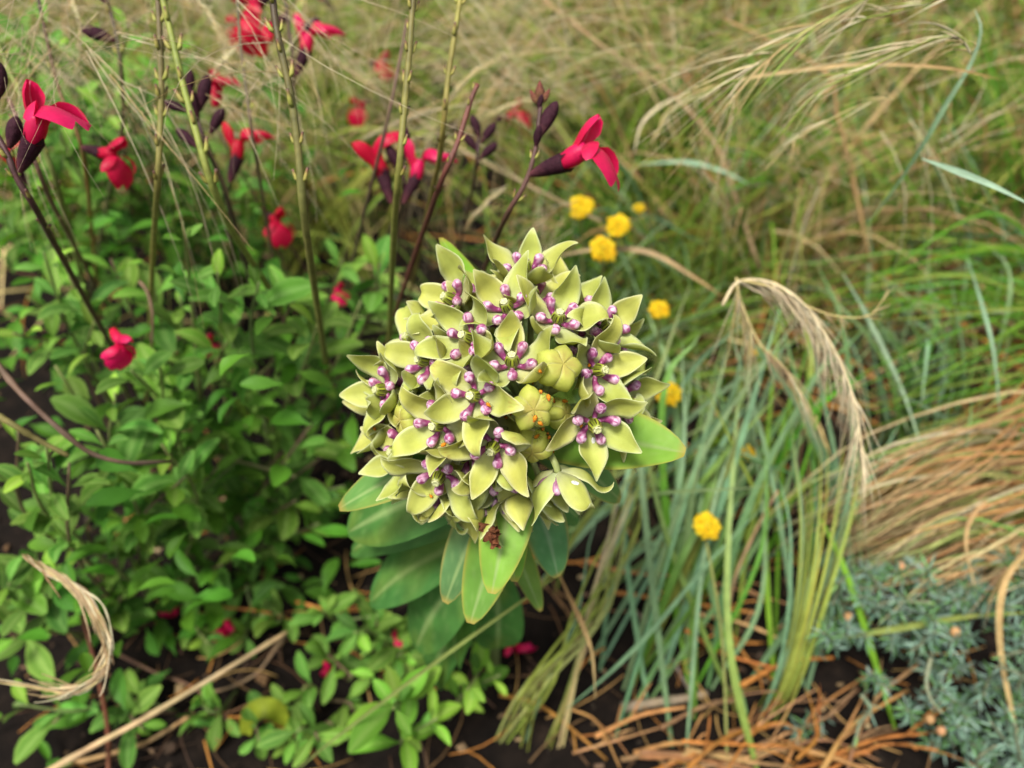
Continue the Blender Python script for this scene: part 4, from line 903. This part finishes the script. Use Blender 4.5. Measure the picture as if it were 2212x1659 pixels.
# tall tan stalks
def dry_stalk(label, pts, rad, col, bristles=0, cat='stalk', name='dry_stalk', group='dry tan stalks', nodes=True):
    q = crv(P(*pts), 20)
    for v in q: v.z = max(v.z, 0.004)
    t = tag(empty(name, q[0]), label, cat, group); mb = MB()
    mb.tube(q, [rad*(1.1-0.4*i/19)*(1.25 if nodes and i % 7 == 3 else 1) for i in range(20)], 6, [vary(col, 0.15) for _ in range(20)]); mb.build('stem', MD, t, origin=q[0])
    return t, q
for lab, pts, r, c in (
    ('tan grass stalk bowed under the awned sheaf', [(1880, 570, 0.56), (1834, 350, 0.55), (1808, 250, 0.54), (1791, 167, 0.53), (1707, 110, 0.53), (1560, 40, 0.54)], 0.0013, (0.46, 0.29, 0.13)),
    ('long tan stalk slanting from the back grass to the yellow flowers', [(1640, 580, 0.58), (1584, 417, 0.56), (1541, 307, 0.55), (1440, 195, 0.55), (1300, 100, 0.55), (1140, -30, 0.56)], 0.0016, (0.50, 0.36, 0.18)),
    ('thin straw stalk running behind the red blooms to the milkweed', [(1300, 480, 0.5), (1180, 420, 0.5), (1000, 325, 0.5), (850, 220, 0.5), (680, 100, 0.5)], 0.0008, (0.52, 0.38, 0.22)),
    ('straw stalk slanting over the dark soil to the seedlings', [(60, 1690, 0.40), (200, 1612, 0.40), (317, 1549, 0.40), (500, 1439, 0.41), (620, 1365, 0.43)], 0.0016, (0.50, 0.36, 0.19)),
    ('second straw stalk lying below the slanting one', [(150, 1680, 0.43), (250, 1640, 0.43), (340, 1590, 0.43), (420, 1540, 0.44)], 0.0014, (0.46, 0.29, 0.13)),
    ('reddish brown stem standing under the curled plume', [(235, 1690, 0.42), (233, 1572, 0.41), (207, 1439, 0.40), (180, 1340, 0.40), (160, 1270, 0.40)], 0.0012, (0.24, 0.10, 0.05)),
    ('thin brown twig crossing under the straw stalk', [(250, 1410, 0.46), (340, 1455, 0.46), (433, 1506, 0.46), (525, 1610, 0.46)], 0.0008, (0.22, 0.13, 0.08)),
    ('forked brown twig leaning to the sage seedlings', [(623, 1360, 0.46), (560, 1450, 0.46), (510, 1500, 0.46), (477, 1545, 0.47)], 0.0009, (0.26, 0.17, 0.10)),
    ('pale grey twig lying on the bare soil', [(1360, 1330, 0.50), (1410, 1390, 0.49), (1440, 1450, 0.48), (1475, 1540, 0.47)], 0.0011, (0.22, 0.17, 0.14)),
    ('short pale stick lying beside the orange stems', [(1330, 1590, 0.47), (1400, 1575, 0.47), (1460, 1562, 0.47), (1510, 1545, 0.47)], 0.0028, (0.30, 0.24, 0.16)),
    ('grey woody stem deep in the sage shrub', [(490, 650, 0.43), (505, 720, 0.43), (520, 780, 0.44), (535, 840, 0.45)], 0.0022, (0.20, 0.15, 0.12)),
    ('ridged brown sage twig arching across the low leaves', [(-20, 765, 0.285), (25, 825, 0.285), (67, 870, 0.285), (133, 930, 0.29), (200, 980, 0.30), (280, 1000, 0.31), (370, 996, 0.33)], 0.0011, (0.20, 0.135, 0.09)),
    ('green sage twig under the ridged brown one', [(-20, 890, 0.29), (25, 915, 0.29), (83, 950, 0.295), (150, 985, 0.30)], 0.0013, (0.20, 0.17, 0.06)),
    ('brown dead twig with a curled dry tip inside the shrub', [(302, 608, 0.36), (318, 630, 0.36), (330, 680, 0.36), (328, 750, 0.37)], 0.0008, (0.26, 0.16, 0.10)),
    ('faint straw stalk running through the low sage leaves', [(330, 940, 0.42), (430, 975, 0.42), (530, 1000, 0.42), (640, 1030, 0.42)], 0.0010, (0.30, 0.28, 0.12)),
    ('straw stalk standing between the plume and the yellow flower', [(1572, 1320, 0.45), (1590, 1240, 0.44), (1640, 1130, 0.43), (1680, 1060, 0.42)], 0.0009, (0.42, 0.28, 0.15))):
    dry_stalk(lab, pts, r, c)
# dry tan tussock arching in from one side
def tussock():
    g = ground_at(2440, 1180); t = tag(empty('grass_tussock', g), 'dry tan feather grass tussock combed over to one side above silver foliage', 'grass')
    for k in range(190):
        f = rnd(); y0 = lerp(885, 1185, f)
        b = g+V((random.gauss(0.02, 0.03), random.gauss(0, 0.035), 0)); b.z = 0
        ex = lerp(ru(1560, 2000), ru(1850, 2130), f); ey = lerp(ru(1010, 1150), ru(1230, 1380), f)
        m1 = at(2330, y0+ru(-90, 90), 0.46+ru(-0.03, 0.05)); m2 = at(lerp(2330, ex, 0.55)+ru(-40, 40), lerp(y0, ey, 0.28)+ru(-55, 50), 0.43+ru(-0.03, 0.05)); e = at(ex, ey, 0.43+ru(-0.03, 0.04)); e.z = max(e.z, 0.01)
        c = vary(random.choice([TAN, TAN, STRAW, (0.36, 0.20, 0.07), ORANGE, (0.30, 0.15, 0.05), MIDG, LIME, STRAW, PALE]), 0.25)
        mb = MB(); hero_blade(mb, [b, m1, m2, e], ru(0.0004, 0.0011), c, mix(c, PALE, 0.4), 14, 0.3); mb.build('blade', MD, t, origin=b)
    mb = MB()
    for k in range(230):
        f = rnd(); y0 = lerp(850, 1230, f); b = g+V((random.gauss(0.02, 0.04), random.gauss(0, 0.05), 0)); b.z = 0
        ex = ru(1700, 2150); ey = lerp(ru(980, 1120), ru(1200, 1330), f)
        m1 = at(2330, y0+ru(-90, 70), 0.5+ru(-0.03, 0.06)); m2 = at(lerp(2330, ex, 0.55), lerp(y0, ey, 0.28)+ru(-30, 30), 0.48+ru(-0.03, 0.06)); e = at(ex, ey, 0.47+ru(-0.02, 0.04)); e.z = max(e.z, 0.01)
        hero_blade(mb, [b, m1, m2, e], ru(0.0003, 0.0008), vary(random.choice([TAN, ORANGE, (0.16, 0.085, 0.035), OLIVE]), 0.35), None, 10, 0)
    tag(mb.build('blades', MD, t, origin=g), kind='stuff')
    for pts in ([(2130, 1080, 0.40), (2095, 1120, 0.40), (2085, 1180, 0.40), (2110, 1290, 0.41)], [(2230, 1180, 0.39), (2180, 1230, 0.39), (2140, 1290, 0.40), (2130, 1340, 0.41)], [(2215, 1190, 0.39), (2165, 1270, 0.39), (2160, 1400, 0.40), (2190, 1560, 0.41), (2205, 1650, 0.42)]):
        mb = MB(); hero_blade(mb, P(*pts), 0.0016, (0.46, 0.30, 0.13), STRAW, 16); mb.build('blade', MD, t)
tussock()
# awned sheaves and plumes
def sheaf(label, spine, n, L0, spread, cols, rad, fr=(0.0, 0.8), name='grass_seedhead', bend=0.0, fluff=0, cross=0.006):
    sp = crv(P(*spine), 30); t = tag(empty(name, sp[0]), label, 'seed head', 'awned grass seed heads'); mb = MB()
    mb.tube(sp, [0.00035]*30, 4, cols[0]); mb.build('stem', MD, t, origin=sp[0])
    for k in range(n):
        i = int(lerp(fr[0], fr[1], rnd())*29); j = min(29, i+int(L0*30)+random.randint(-2, 4)); j = max(j, i+3)
        off = V((ru(-1, 1), ru(-1, 1), ru(-1, 1)))*spread*cross/0.006
        p = [sp[q] + off*(((q-i)/max(1, j-i))**0.9)*3*(1 if j < 29 else 1.2)*0.006/1 for q in range(i, j+1)]
        c = vary(random.choice(cols), 0.15); m = len(p); r = rad*ru(0.7, 1.3)
        mb = MB(); mb.tube(p, [r*(0.6+1.2*math.exp(-((q/m-0.2)/0.15)**2))*(1-0.7*q/m) for q in range(m)], 4, c); mb.build('awn', MD, t, origin=p[0])
    return t
sheaf('long pale green awned seed head arching from the top grass', [(1900, -20, 0.301), (1830, 18, 0.301), (1741, 67, 0.301), (1650, 130, 0.304), (1560, 205, 0.308), (1450, 310, 0.315)], 34, 0.55, 0.9, [LIME, STRAW, PALE, (0.34, 0.36, 0.14)], 0.00028)
sheaf('bowed cream awned seed head hooked from a curled stem', [(2098, 120, 0.298), (2085, 92, 0.298), (2041, 80, 0.298), (1970, 102, 0.298), (1870, 150, 0.302), (1760, 205, 0.305), (1680, 300, 0.312)], 28, 0.5, 0.7, [LIME, STRAW, PALE, (0.36, 0.30, 0.20)], 0.00026)
sheaf('small awned seed head at the top edge of the grass', [(2060, -12, 0.301), (1980, 12, 0.301), (1920, 30, 0.301), (1850, 50, 0.304), (1720, 140, 0.315)], 12, 0.5, 0.5, [LIME, STRAW, PALE], 0.00026)
sheaf('straw awned wisp crossing the tan stalk', [(1930, 215, 0.338), (1900, 215, 0.338), (1830, 240, 0.338), (1720, 300, 0.342), (1650, 370, 0.346)], 9, 0.5, 0.4, [STRAW, PALE], 0.00022)
# drooping plume
def plume(label, spine, segs, rad, L, n, cols, name='feather_plume', droop=V((0, 0, -1))):
    sp = crv(P(*spine), 40); t = tag(empty(name, sp[0]), label, 'plume', 'feathery dry plumes'); mb = MB()
    mb.tube(sp, [rad*(1.2-0.9*i/39) for i in range(40)], 5, vary(cols[0], 0.1)); mb.build('stem', MD, t, origin=sp[0])
    for k in range(segs):
        mb = MB(); i = int(lerp(5, 36, (k+rnd()*0.3)/segs)); o = sp[i]; tt = (sp[i+1]-sp[i]).normalized()
        dd = (tt*1.0 + droop*ru(0.15, 0.7) + CR*ru(-0.35, 0.25)).normalized()
        for j in range(n):
            d = (dd+V((random.gauss(0, 0.13), random.gauss(0, 0.13), random.gauss(0, 0.13)))).normalized(); l = L*ru(0.35, 1.25)
            p = [o+d*(l*s)+droop*(0.18*l*s*s)+V((ru(-1, 1), ru(-1, 1), ru(-1, 1)))*0.0004 for s in (0, 0.2, 0.4, 0.6, 0.8, 1)]
            mb.tube(p, [0.00010, 0.0003*ru(0.6, 1.5), 0.00024, 0.00015, 0.0001, 0.00003], 3, vary(random.choice(cols), 0.12), cap=False)
        mb.build('spikelet', MD, t, origin=o)
    return t, sp
plume('drooping cream feather plume hanging among blue-green blades', [(1560, 660, 0.339), (1590, 612, 0.339), (1640, 605, 0.339), (1690, 622, 0.336), (1741, 663, 0.334), (1790, 735, 0.333), (1825, 805, 0.331), (1848, 880, 0.329), (1862, 980, 0.328), (1866, 1080, 0.328)], 15, 0.0006, 0.030, 14, [PALE, PALE, (0.66, 0.55, 0.36)])
plume('thin straw plume curling upward from the drooping one', [(1600, 605, 0.339), (1680, 625, 0.338), (1741, 660, 0.337), (1807, 683, 0.336), (1874, 683, 0.335), (1905, 650, 0.335), (1920, 625, 0.335)], 8, 0.0005, 0.012, 5, [STRAW, (0.52, 0.40, 0.22)])
plume('cream plume drooping close to the bowed blades', [(1590, 600, 0.352), (1600, 650, 0.352), (1640, 740, 0.352), (1700, 800, 0.352), (1760, 900, 0.352)], 8, 0.0005, 0.03, 9, [STRAW, (0.46, 0.34, 0.18), PALE])
def rope(label, spine, rad, cols, n=16):
    sp = crv(P(*spine), 44); t = tag(empty('feather_plume', sp[0]), label, 'plume', 'feathery dry plumes')
    for k in range(n):
        i0 = random.randint(0, 28); i1 = min(43, i0+random.randint(10, 22)); ph = ru(0, 6.3); a = ru(0.4, 1.0)*rad; fly = V((ru(-1, 1), ru(-1, 1), ru(-0.6, 1)))*rad*ru(0.5, 5)
        p = [sp[i]+(CR*cos(ph+i*0.35)+CU*sin(ph+i*0.35))*a+fly*max(0, (i-i0)/(i1-i0)-0.35) for i in range(i0, i1+1)]; m = len(p)
        mb = MB(); mb.tube(p, [0.00036*ru(0.6, 1.3)*(sin(pi*(q+1)/(m+1))**0.6) for q in range(m)], 4, vary(random.choice(cols), 0.15)); mb.build('awn', MD, t, origin=p[0])
    return t
rope('twisted straw plume hooked round above the dark soil', [(55, 1200, 0.310), (100, 1232, 0.310), (145, 1255, 0.308), (200, 1310, 0.306), (230, 1380, 0.305), (233, 1425, 0.305), (210, 1465, 0.305), (150, 1492, 0.304), (70, 1488, 0.301), (-20, 1472, 0.299)], 0.0017, [STRAW, PALE, (0.50, 0.36, 0.20), (0.36, 0.24, 0.12)], 60)
for (a, b, c2, lab) in (((430, 0), (470, 60), (500, 190), 'straw plume hanging beside the dark-topped sage stalk'), ((520, 90), (470, 150), (440, 230), 'pale plume fraying across the slanting green stalk'), ((150, -10), (175, 60), (165, 160), 'cream plume hanging over the far shrub'), ((690, 40), (650, 110), (560, 170), 'straw plume slanting behind the tall dark-topped stalk'), ((1090, 120), (1020, 160), (960, 230), 'pale straw plume between the green stalk and the bud cluster'), ((1190, 215), (1110, 225), (1020, 270), 'green-white plume behind the open crimson flower'), ((1400, 330), (1450, 240), (1560, 190), 'whitish plume arching in the grass beyond the crimson flower'), ((1100, 400), (1050, 440), (1000, 500), 'pale plume low behind the bare brown stalk')):
    dd = 0.44 if a[0] > 600 else 0.36
    rope(lab, [(*a, dd), (*b, dd), (*c2, dd+0.01)], 0.0012, [PALE, STRAW, (0.45, 0.42, 0.20)], 16)

# ------------------------------------------------------------------ dead orange stems on the soil
DEAD = [[(1474, 1600), (1560, 1606), (1700, 1612)], [(1590, 1600), (1660, 1550), (1760, 1490)], [(1690, 1665), (1757, 1540), (1880, 1453)], [(1774, 1665), (1840, 1566), (1960, 1490)], [(1474, 1320), (1600, 1345), (1707, 1390)],
        [(1330, 1280), (1480, 1300), (1640, 1325)], [(1504, 1250), (1600, 1275), (1707, 1306)], [(1400, 1270), (1540, 1320), (1620, 1430), (1690, 1480)], [(1480, 1665), (1540, 1610), (1600, 1580), (1660, 1570)], [(1570, 1665), (1620, 1590), (1680, 1560), (1730, 1580)],
        [(1340, 1640), (1420, 1630), (1530, 1650)], [(1080, 1500), (1160, 1520), (1230, 1570), (1310, 1640)], [(1230, 1530), (1290, 1560), (1340, 1660)], [(1880, 1620), (1800, 1640), (1700, 1665)], [(1870, 1560), (1900, 1500), (1980, 1440)],
        [(1600, 1480), (1700, 1430), (1800, 1420)], [(1720, 1640), (1760, 1600), (1770, 1570)], [(1260, 1210), (1350, 1235), (1480, 1245)], [(1830, 1665), (1850, 1600), (1900, 1570)], [(1420, 1665), (1500, 1625), (1620, 1635), (1740, 1600)],
        [(1560, 1640), (1660, 1600), (1800, 1540), (1850, 1480)], [(640, 1300), (740, 1320), (850, 1305)], [(460, 1310), (560, 1320), (660, 1345)], [(1480, 1360), (1560, 1410), (1700, 1450)], [(1090, 1180), (1220, 1215), (1330, 1195)]]
for k in range(16):
    x0, y0 = ru(1230, 1850), ru(1570, 1680); a = ru(-0.5, 0.35); l = ru(120, 260)
    DEAD.append([(x0, y0), (x0+l*0.5, y0+l*0.5*sin(a)-ru(0, 25)), (x0+l, y0+l*sin(a)+ru(-20, 20))])
t_lab = 'dry orange-brown fallen stem lying in the tangle on dark soil'
D_LAB = {21: 'faded brown fallen stem on soil under the broad dark leaf', 22: 'faded brown fallen stem by the small sage seedling', 10: 'short orange fallen stem beside the short pale stick', 11: 'orange fallen stem curving down from the sage sprout', 12: 'curled orange fallen stem between the grass stalks and pale stick',
         17: 'orange fallen stem just under the milkweed leaf tips', 24: 'thin brown fallen stem behind the milkweed leaf tips', 5: 'long level orange stem lying behind the round yellow flower stem', 7: 'branching orange stem bent down over the dark soil'}
for k, pts in enumerate(DEAD):
    z0 = ru(0.004, 0.02)
    q = crv([ground_at(px, py, z0+ru(0, 0.012)) for px, py in pts], 14); r = ru(0.0006, 0.0014)
    t = tag(empty('dead_stem', q[0]), D_LAB.get(k, t_lab), 'dead stem', 'orange dead stems on the soil'); mb = MB(); c = vary(random.choice([ORANGE, (0.44, 0.22, 0.08), (0.36, 0.20, 0.10), (0.48, 0.28, 0.12)]), 0.2)
    mb.tube(q, [r*(1.15-0.5*i/13)*(1+0.15*ru(-1, 1)) for i in range(14)], 6, [vary(c, 0.15) for _ in range(14)]); mb.build('stem', MD, t, origin=q[0])
    for j in range(2):
        i = random.randint(3, 10); e = q[i]+(q[i+1]-q[i]).normalized()*0.02+V((ru(-0.015, 0.015), ru(-0.015, 0.015), ru(0, 0.012)))
        mb = MB(); mb.tube(crv([q[i], lerp(q[i], e, 0.5)+V((0, 0, 0.004)), e], 7), [r*0.45]*6+[r*0.15], 4, vary(c, 0.2)); mb.build('twig', MD, t, origin=q[i])

# ------------------------------------------------------------------ silver needle plant
NEED = [leaf_mesh('needle', MV, W=0.055, fold=0.2, droop=ru(-0.3, 0.4), na=5, nb=3, col=c, tipw=0.9, base=0.0, basew=0.5) for c in ((0.25, 0.38, 0.28), (0.19, 0.33, 0.22), (0.16, 0.33, 0.10))]
def sprig(thing, pts, L, step=0.0022, col=(0.18, 0.20, 0.12), fresh=False, joined=None):
    q = crv(P(*pts), 24)
    for v in q: v.z = max(v.z, 0.01)
    mb = MB(); mb.tube(q, [0.0011*(1.1-0.5*i/23) for i in range(24)], 5, col); s = mb.build('sprig', MT, thing, origin=q[0])
    tot = sum((q[i+1]-q[i]).length for i in range(23)); n = int(tot/step); a = ru(0, 6)
    for k in range(n):
        f = k/n*23; i = min(int(f), 22); o = lerp(q[i], q[i+1], f-i); t = (q[i+1]-q[i]).normalized(); a += 2.4
        u = perp(t); v = t.cross(u); d = u*cos(a)+v*sin(a)
        dd = d*lerp(1.0, 0.5, k/n)+t*lerp(0.45, 1.3, k/n); l = L*ru(0.75, 1.15)*(1-0.3*k/n)
        me = NEED[2] if (fresh and k/n > 0.7) else random.choice(NEED[:2])
        m = M.Translation(o) @ frame(dd, t) @ M.Diagonal((l, l, l, 1))
        if joined is None: link('needle', me, s, m)
        else:
            kk = len(joined.v); c = vary(random.choice([(0.24, 0.34, 0.28), (0.18, 0.28, 0.22), (0.14, 0.24, 0.12)]), 0.25); joined.v += [m @ x.co for x in me.vertices]; joined.c += [c]*len(me.vertices); joined.f += [tuple(kk+z for z in pl.vertices) for pl in me.polygons]
def silver():
    g = ground_at(2100, 1480); t = tag(empty('silver_plant', g), 'sprawling silver-blue needle-leaved plant under the tan tussock', 'plant')
    hero = [([(1860, 1500, 0.40), (1880, 1530, 0.40), (1858, 1560, 0.39), (1843, 1612, 0.385)], 0.009, True), ([(2010, 1420, 0.40), (2000, 1470, 0.395), (2010, 1510, 0.39), (2035, 1540, 0.385)], 0.008, True),
            ([(2000, 1370, 0.42), (1990, 1390, 0.40), (1968, 1405, 0.385)], 0.012, False), ([(1830, 1230, 0.43), (1820, 1250, 0.41), (1810, 1262, 0.40)], 0.012, True), ([(1880, 1310, 0.42), (1930, 1300, 0.41), (2010, 1300, 0.40)], 0.011, True),
            ([(2200, 1640, 0.40), (2170, 1600, 0.38), (2140, 1560, 0.365)], 0.013, False), ([(2230, 1680, 0.40), (2200, 1620, 0.38), (2190, 1560, 0.37)], 0.013, False), ([(2120, 1680, 0.40), (2110, 1640, 0.38), (2150, 1610, 0.37)], 0.012, False),
            ([(2230, 1480, 0.40), (2190, 1450, 0.39), (2150, 1440, 0.38)], 0.011, False), ([(2240, 1400, 0.42), (2190, 1410, 0.41), (2160, 1420, 0.40)], 0.010, True)]
    for pts, L, fr in hero: sprig(t, pts, L, 0.0026, fresh=fr)
    mb = MB()
    for k in range(120):
        px, py = ru(1760, 2260), ru(1220, 1680)
        if px < 2000 and 1400 < py and rnd() < 0.8: continue
        d = ru(0.40, 0.46); a = ru(0, 6.3); l = ru(30, 70)
        sprig(t, [(px, py, d+0.02), (px+cos(a)*l*0.5, py+sin(a)*l*0.5-10, d), (px+cos(a)*l, py+sin(a)*l, d-0.01)], ru(0.008, 0.012), 0.003, joined=mb) if False else None
        q = [(px, py, d+0.02), (px+cos(a)*l*0.5, py+sin(a)*l*0.5-10, d), (px+cos(a)*l, py+sin(a)*l, d-0.01)]
        pp = crv(P(*q), 8); n = 26; aa = ru(0, 6)
        mb.tube(pp, 0.0009, 4, (0.17, 0.19, 0.11))
        for j in range(n):
            f = j/n*7; i = min(int(f), 6); o = lerp(pp[i], pp[i+1], f-i); tt = (pp[i+1]-pp[i]).normalized(); aa += 2.4; u = perp(tt); v = tt.cross(u)
            m = M.Translation(o) @ frame(u*cos(aa)+v*sin(aa)+tt*0.7, tt) @ M.Scale(ru(0.007, 0.011), 4)
            me = NEED[0]; kk = len(mb.v); c = vary(random.choice([(0.25, 0.36, 0.28), (0.18, 0.31, 0.21), (0.15, 0.30, 0.10)]), 0.25)
            mb.v += [m @ x.co for x in me.vertices]; mb.c += [c]*len(me.vertices); mb.f += [tuple(kk+z for z in pl.vertices) for pl in me.polygons]
    for v in mb.v: v.z = max(v.z, 0.004)
    tag(mb.build('foliage', MV, t, origin=g), kind='stuff')
    for (px, py, d) in ((2062, 1364, 0.395), (2008, 1553, 0.40), (2032, 1578, 0.40), (1832, 1332, 0.42), (1945, 1222, 0.42)):
        o = at(px, py, d); mb = MB(); mb.ball(o, 0.0024, (0.55, 0.30, 0.14), seg=10, rings=8, sq=(1, 1, 1.15), bump=0.08); mb.tube([o+V((0, 0.001, -0.002)), o+V((0.002, 0.006, -0.016))], 0.0005, 4, TAN); mb.build('seed_capsule', MD, t, origin=o)
silver()

# ------------------------------------------------------------------ one yellowing fallen leaf
mb = MB(); q = crv(P((532, 1585, 0.43), (540, 1545, 0.425), (572, 1528, 0.42), (604, 1540, 0.425), (612, 1580, 0.43)), 12)
mb.ribbon(q, [0.0055*(0.55+0.45*sin(pi*i/11)) for i in range(12)], cdir(0.1, 0.4, 1), [(0.30, 0.40, 0.03)]*12, fold=0.3)
tag(mb.build('fallen_leaf', MS), 'curled yellow-green fallen leaf bent like an arch over dark soil', 'leaf', kind='thing')

# ------------------------------------------------------------------ yellow button flowers
def button(px, py, d, r, foot, label, spent=False):
    o = at(px, py, d); g = ground_at(*foot) if foot else V((o.x+ru(-0.01, 0.01), o.y+0.02, 0)); g.z = -0.004
    t = tag(empty('button_flower', g), label, 'flower', 'yellow button flowers'); mb = MB()
    up = (V((0, -0.35, 1))+V((ru(-0.3, 0.3), ru(-0.2, 0.2), 0))).normalized()
    mb.tube(crv([g, lerp(g, o, 0.55)+V((0.004, 0.004, 0)), o-up*r*0.4], 12), 0.0008, 6, [(0.24, 0.27, 0.08)]*12); mb.build('stem', MT, t, origin=g)
    mb = MB(); mb.ball(o-up*r*0.25, r*0.62, (0.18, 0.24, 0.06), seg=10, rings=6); mb.build('cup', MT, t, origin=o)
    mb = MB(); n = 120
    for k in range(n):
        z = 1-1.45*(k+0.5)/n; a = k*2.39996; s = sqrt(max(0, 1-z*z)); u = perp(up); v = up.cross(u); dd = u*(s*cos(a)*1.08)+v*(s*sin(a))+up*z*0.62
        c = vary(random.choice([(0.85, 0.56, 0.008), (0.80, 0.48, 0.006), (0.90, 0.66, 0.02)]), 0.1)
        rr = r*ru(0.82, 1.1)*(1+0.22*NZ.noise(dd*1.7+o*400)); mb.tube([o+dd*rr*0.55, o+dd*rr*0.85, o+dd*rr], [r*0.07, r*0.12, r*0.09], 5, c)
    mb.build('flower_head', MY, t, origin=o)
button(1255, 448, 0.47, 0.0076, None, 'yellow button flower highest behind the milkweed')
button(1336, 488, 0.46, 0.0072, None, 'yellow button flower between the highest one and the large one')
button(1303, 540, 0.44, 0.0078, None, 'large yellow button flower above the dry brown blade')
button(1380, 450, 0.52, 0.0036, None, 'tiny dull yellow button flower in the grass')
button(1424, 669, 0.43, 0.0056, None, 'small yellow button flower in the dark gap by the milkweed')
button(1444, 852, 0.42, 0.0070, None, 'golden button flower near the milkweed leaf')
button(1614, 979, 0.46, 0.0046, None, 'little pale yellow button flower between blue-green blades')
button(1525, 1136, 0.395, 0.0068, (1575, 1700), 'round yellow button flower on a long stem over bare soil')
button(1628, 757, 0.46, 0.0032, None, 'unopened pale green button flower by the cream plume')
button(1655, 1105, 0.47, 0.0030, None, 'half-hidden yellow button flower under the plume tips')

# ------------------------------------------------------------------ aphids and small things on the milkweed
dg = bpy.context.evaluated_depsgraph_get(); dg.update()
APX = [(1224, 856), (1231, 850), (1238, 846), (1236, 862), (1242, 868), (1229, 865), (1247, 850), (1218, 868), (1244, 857), (1252, 864), (1166, 800), (1181, 938), (1183, 945), (1160, 945), (1195, 978), (1168, 850), (1271, 788), (1053, 876), (1101, 895), (1158, 902),
       (1166, 912), (1150, 830), (1182, 860), (1196, 866), (959, 962), (1213, 846), (1095, 900), (1255, 918), (1172, 930), (1188, 955), (810, 925), (932, 1072)]
for (px, py) in APX:
    r = (at(px, py, 1)-CL).normalized()
    hit, loc, nrm, idx, ob, mw = sc.ray_cast(dg, CL+r*0.12, r, distance=0.16)
    if not hit or (loc-HUB).length > 0.06: continue
    if nrm.dot(r) > 0: nrm = -nrm
    a = ru(0, 6.3); s = ru(0.9, 1.4); u = perp(nrm); v = nrm.cross(u)
    o = link('aphid', APH, None, M.Translation(loc-nrm*0.0001) @ frame(u*cos(a)+v*sin(a), nrm) @ M.Scale(s, 4))
    tag(o, 'tiny orange aphid feeding on the milkweed head', 'aphid', 'orange aphids on the milkweed')

for (px, py, r0, lab) in ((1282, 951, 0.0008, 'white sap spot on the petal hanging over the big leaf'), (1243, 1043, 0.0010, 'large white sap spot on the nodding floret'), (1199, 1089, 0.0006, 'small white sap spot low on the nodding floret')):
    r = (at(px, py, 1)-CL).normalized()
    hit, loc, nrm, idx, ob, mw = sc.ray_cast(dg, CL+r*0.12, r, distance=0.16)
    if not hit: continue
    if nrm.dot(r) > 0: nrm = -nrm
    mb = MB(); u = perp(nrm); mb.ball((0, 0, 0), r0, (0.66, 0.66, 0.60), seg=12, rings=6, sq=(0.8, 1.3, 0.16), bump=0.3)
    tag(mb.build('sap_spot', MX, None, basis=M.Translation(loc) @ frame(u, nrm)), lab, 'sap', 'white sap spots on the milkweed')
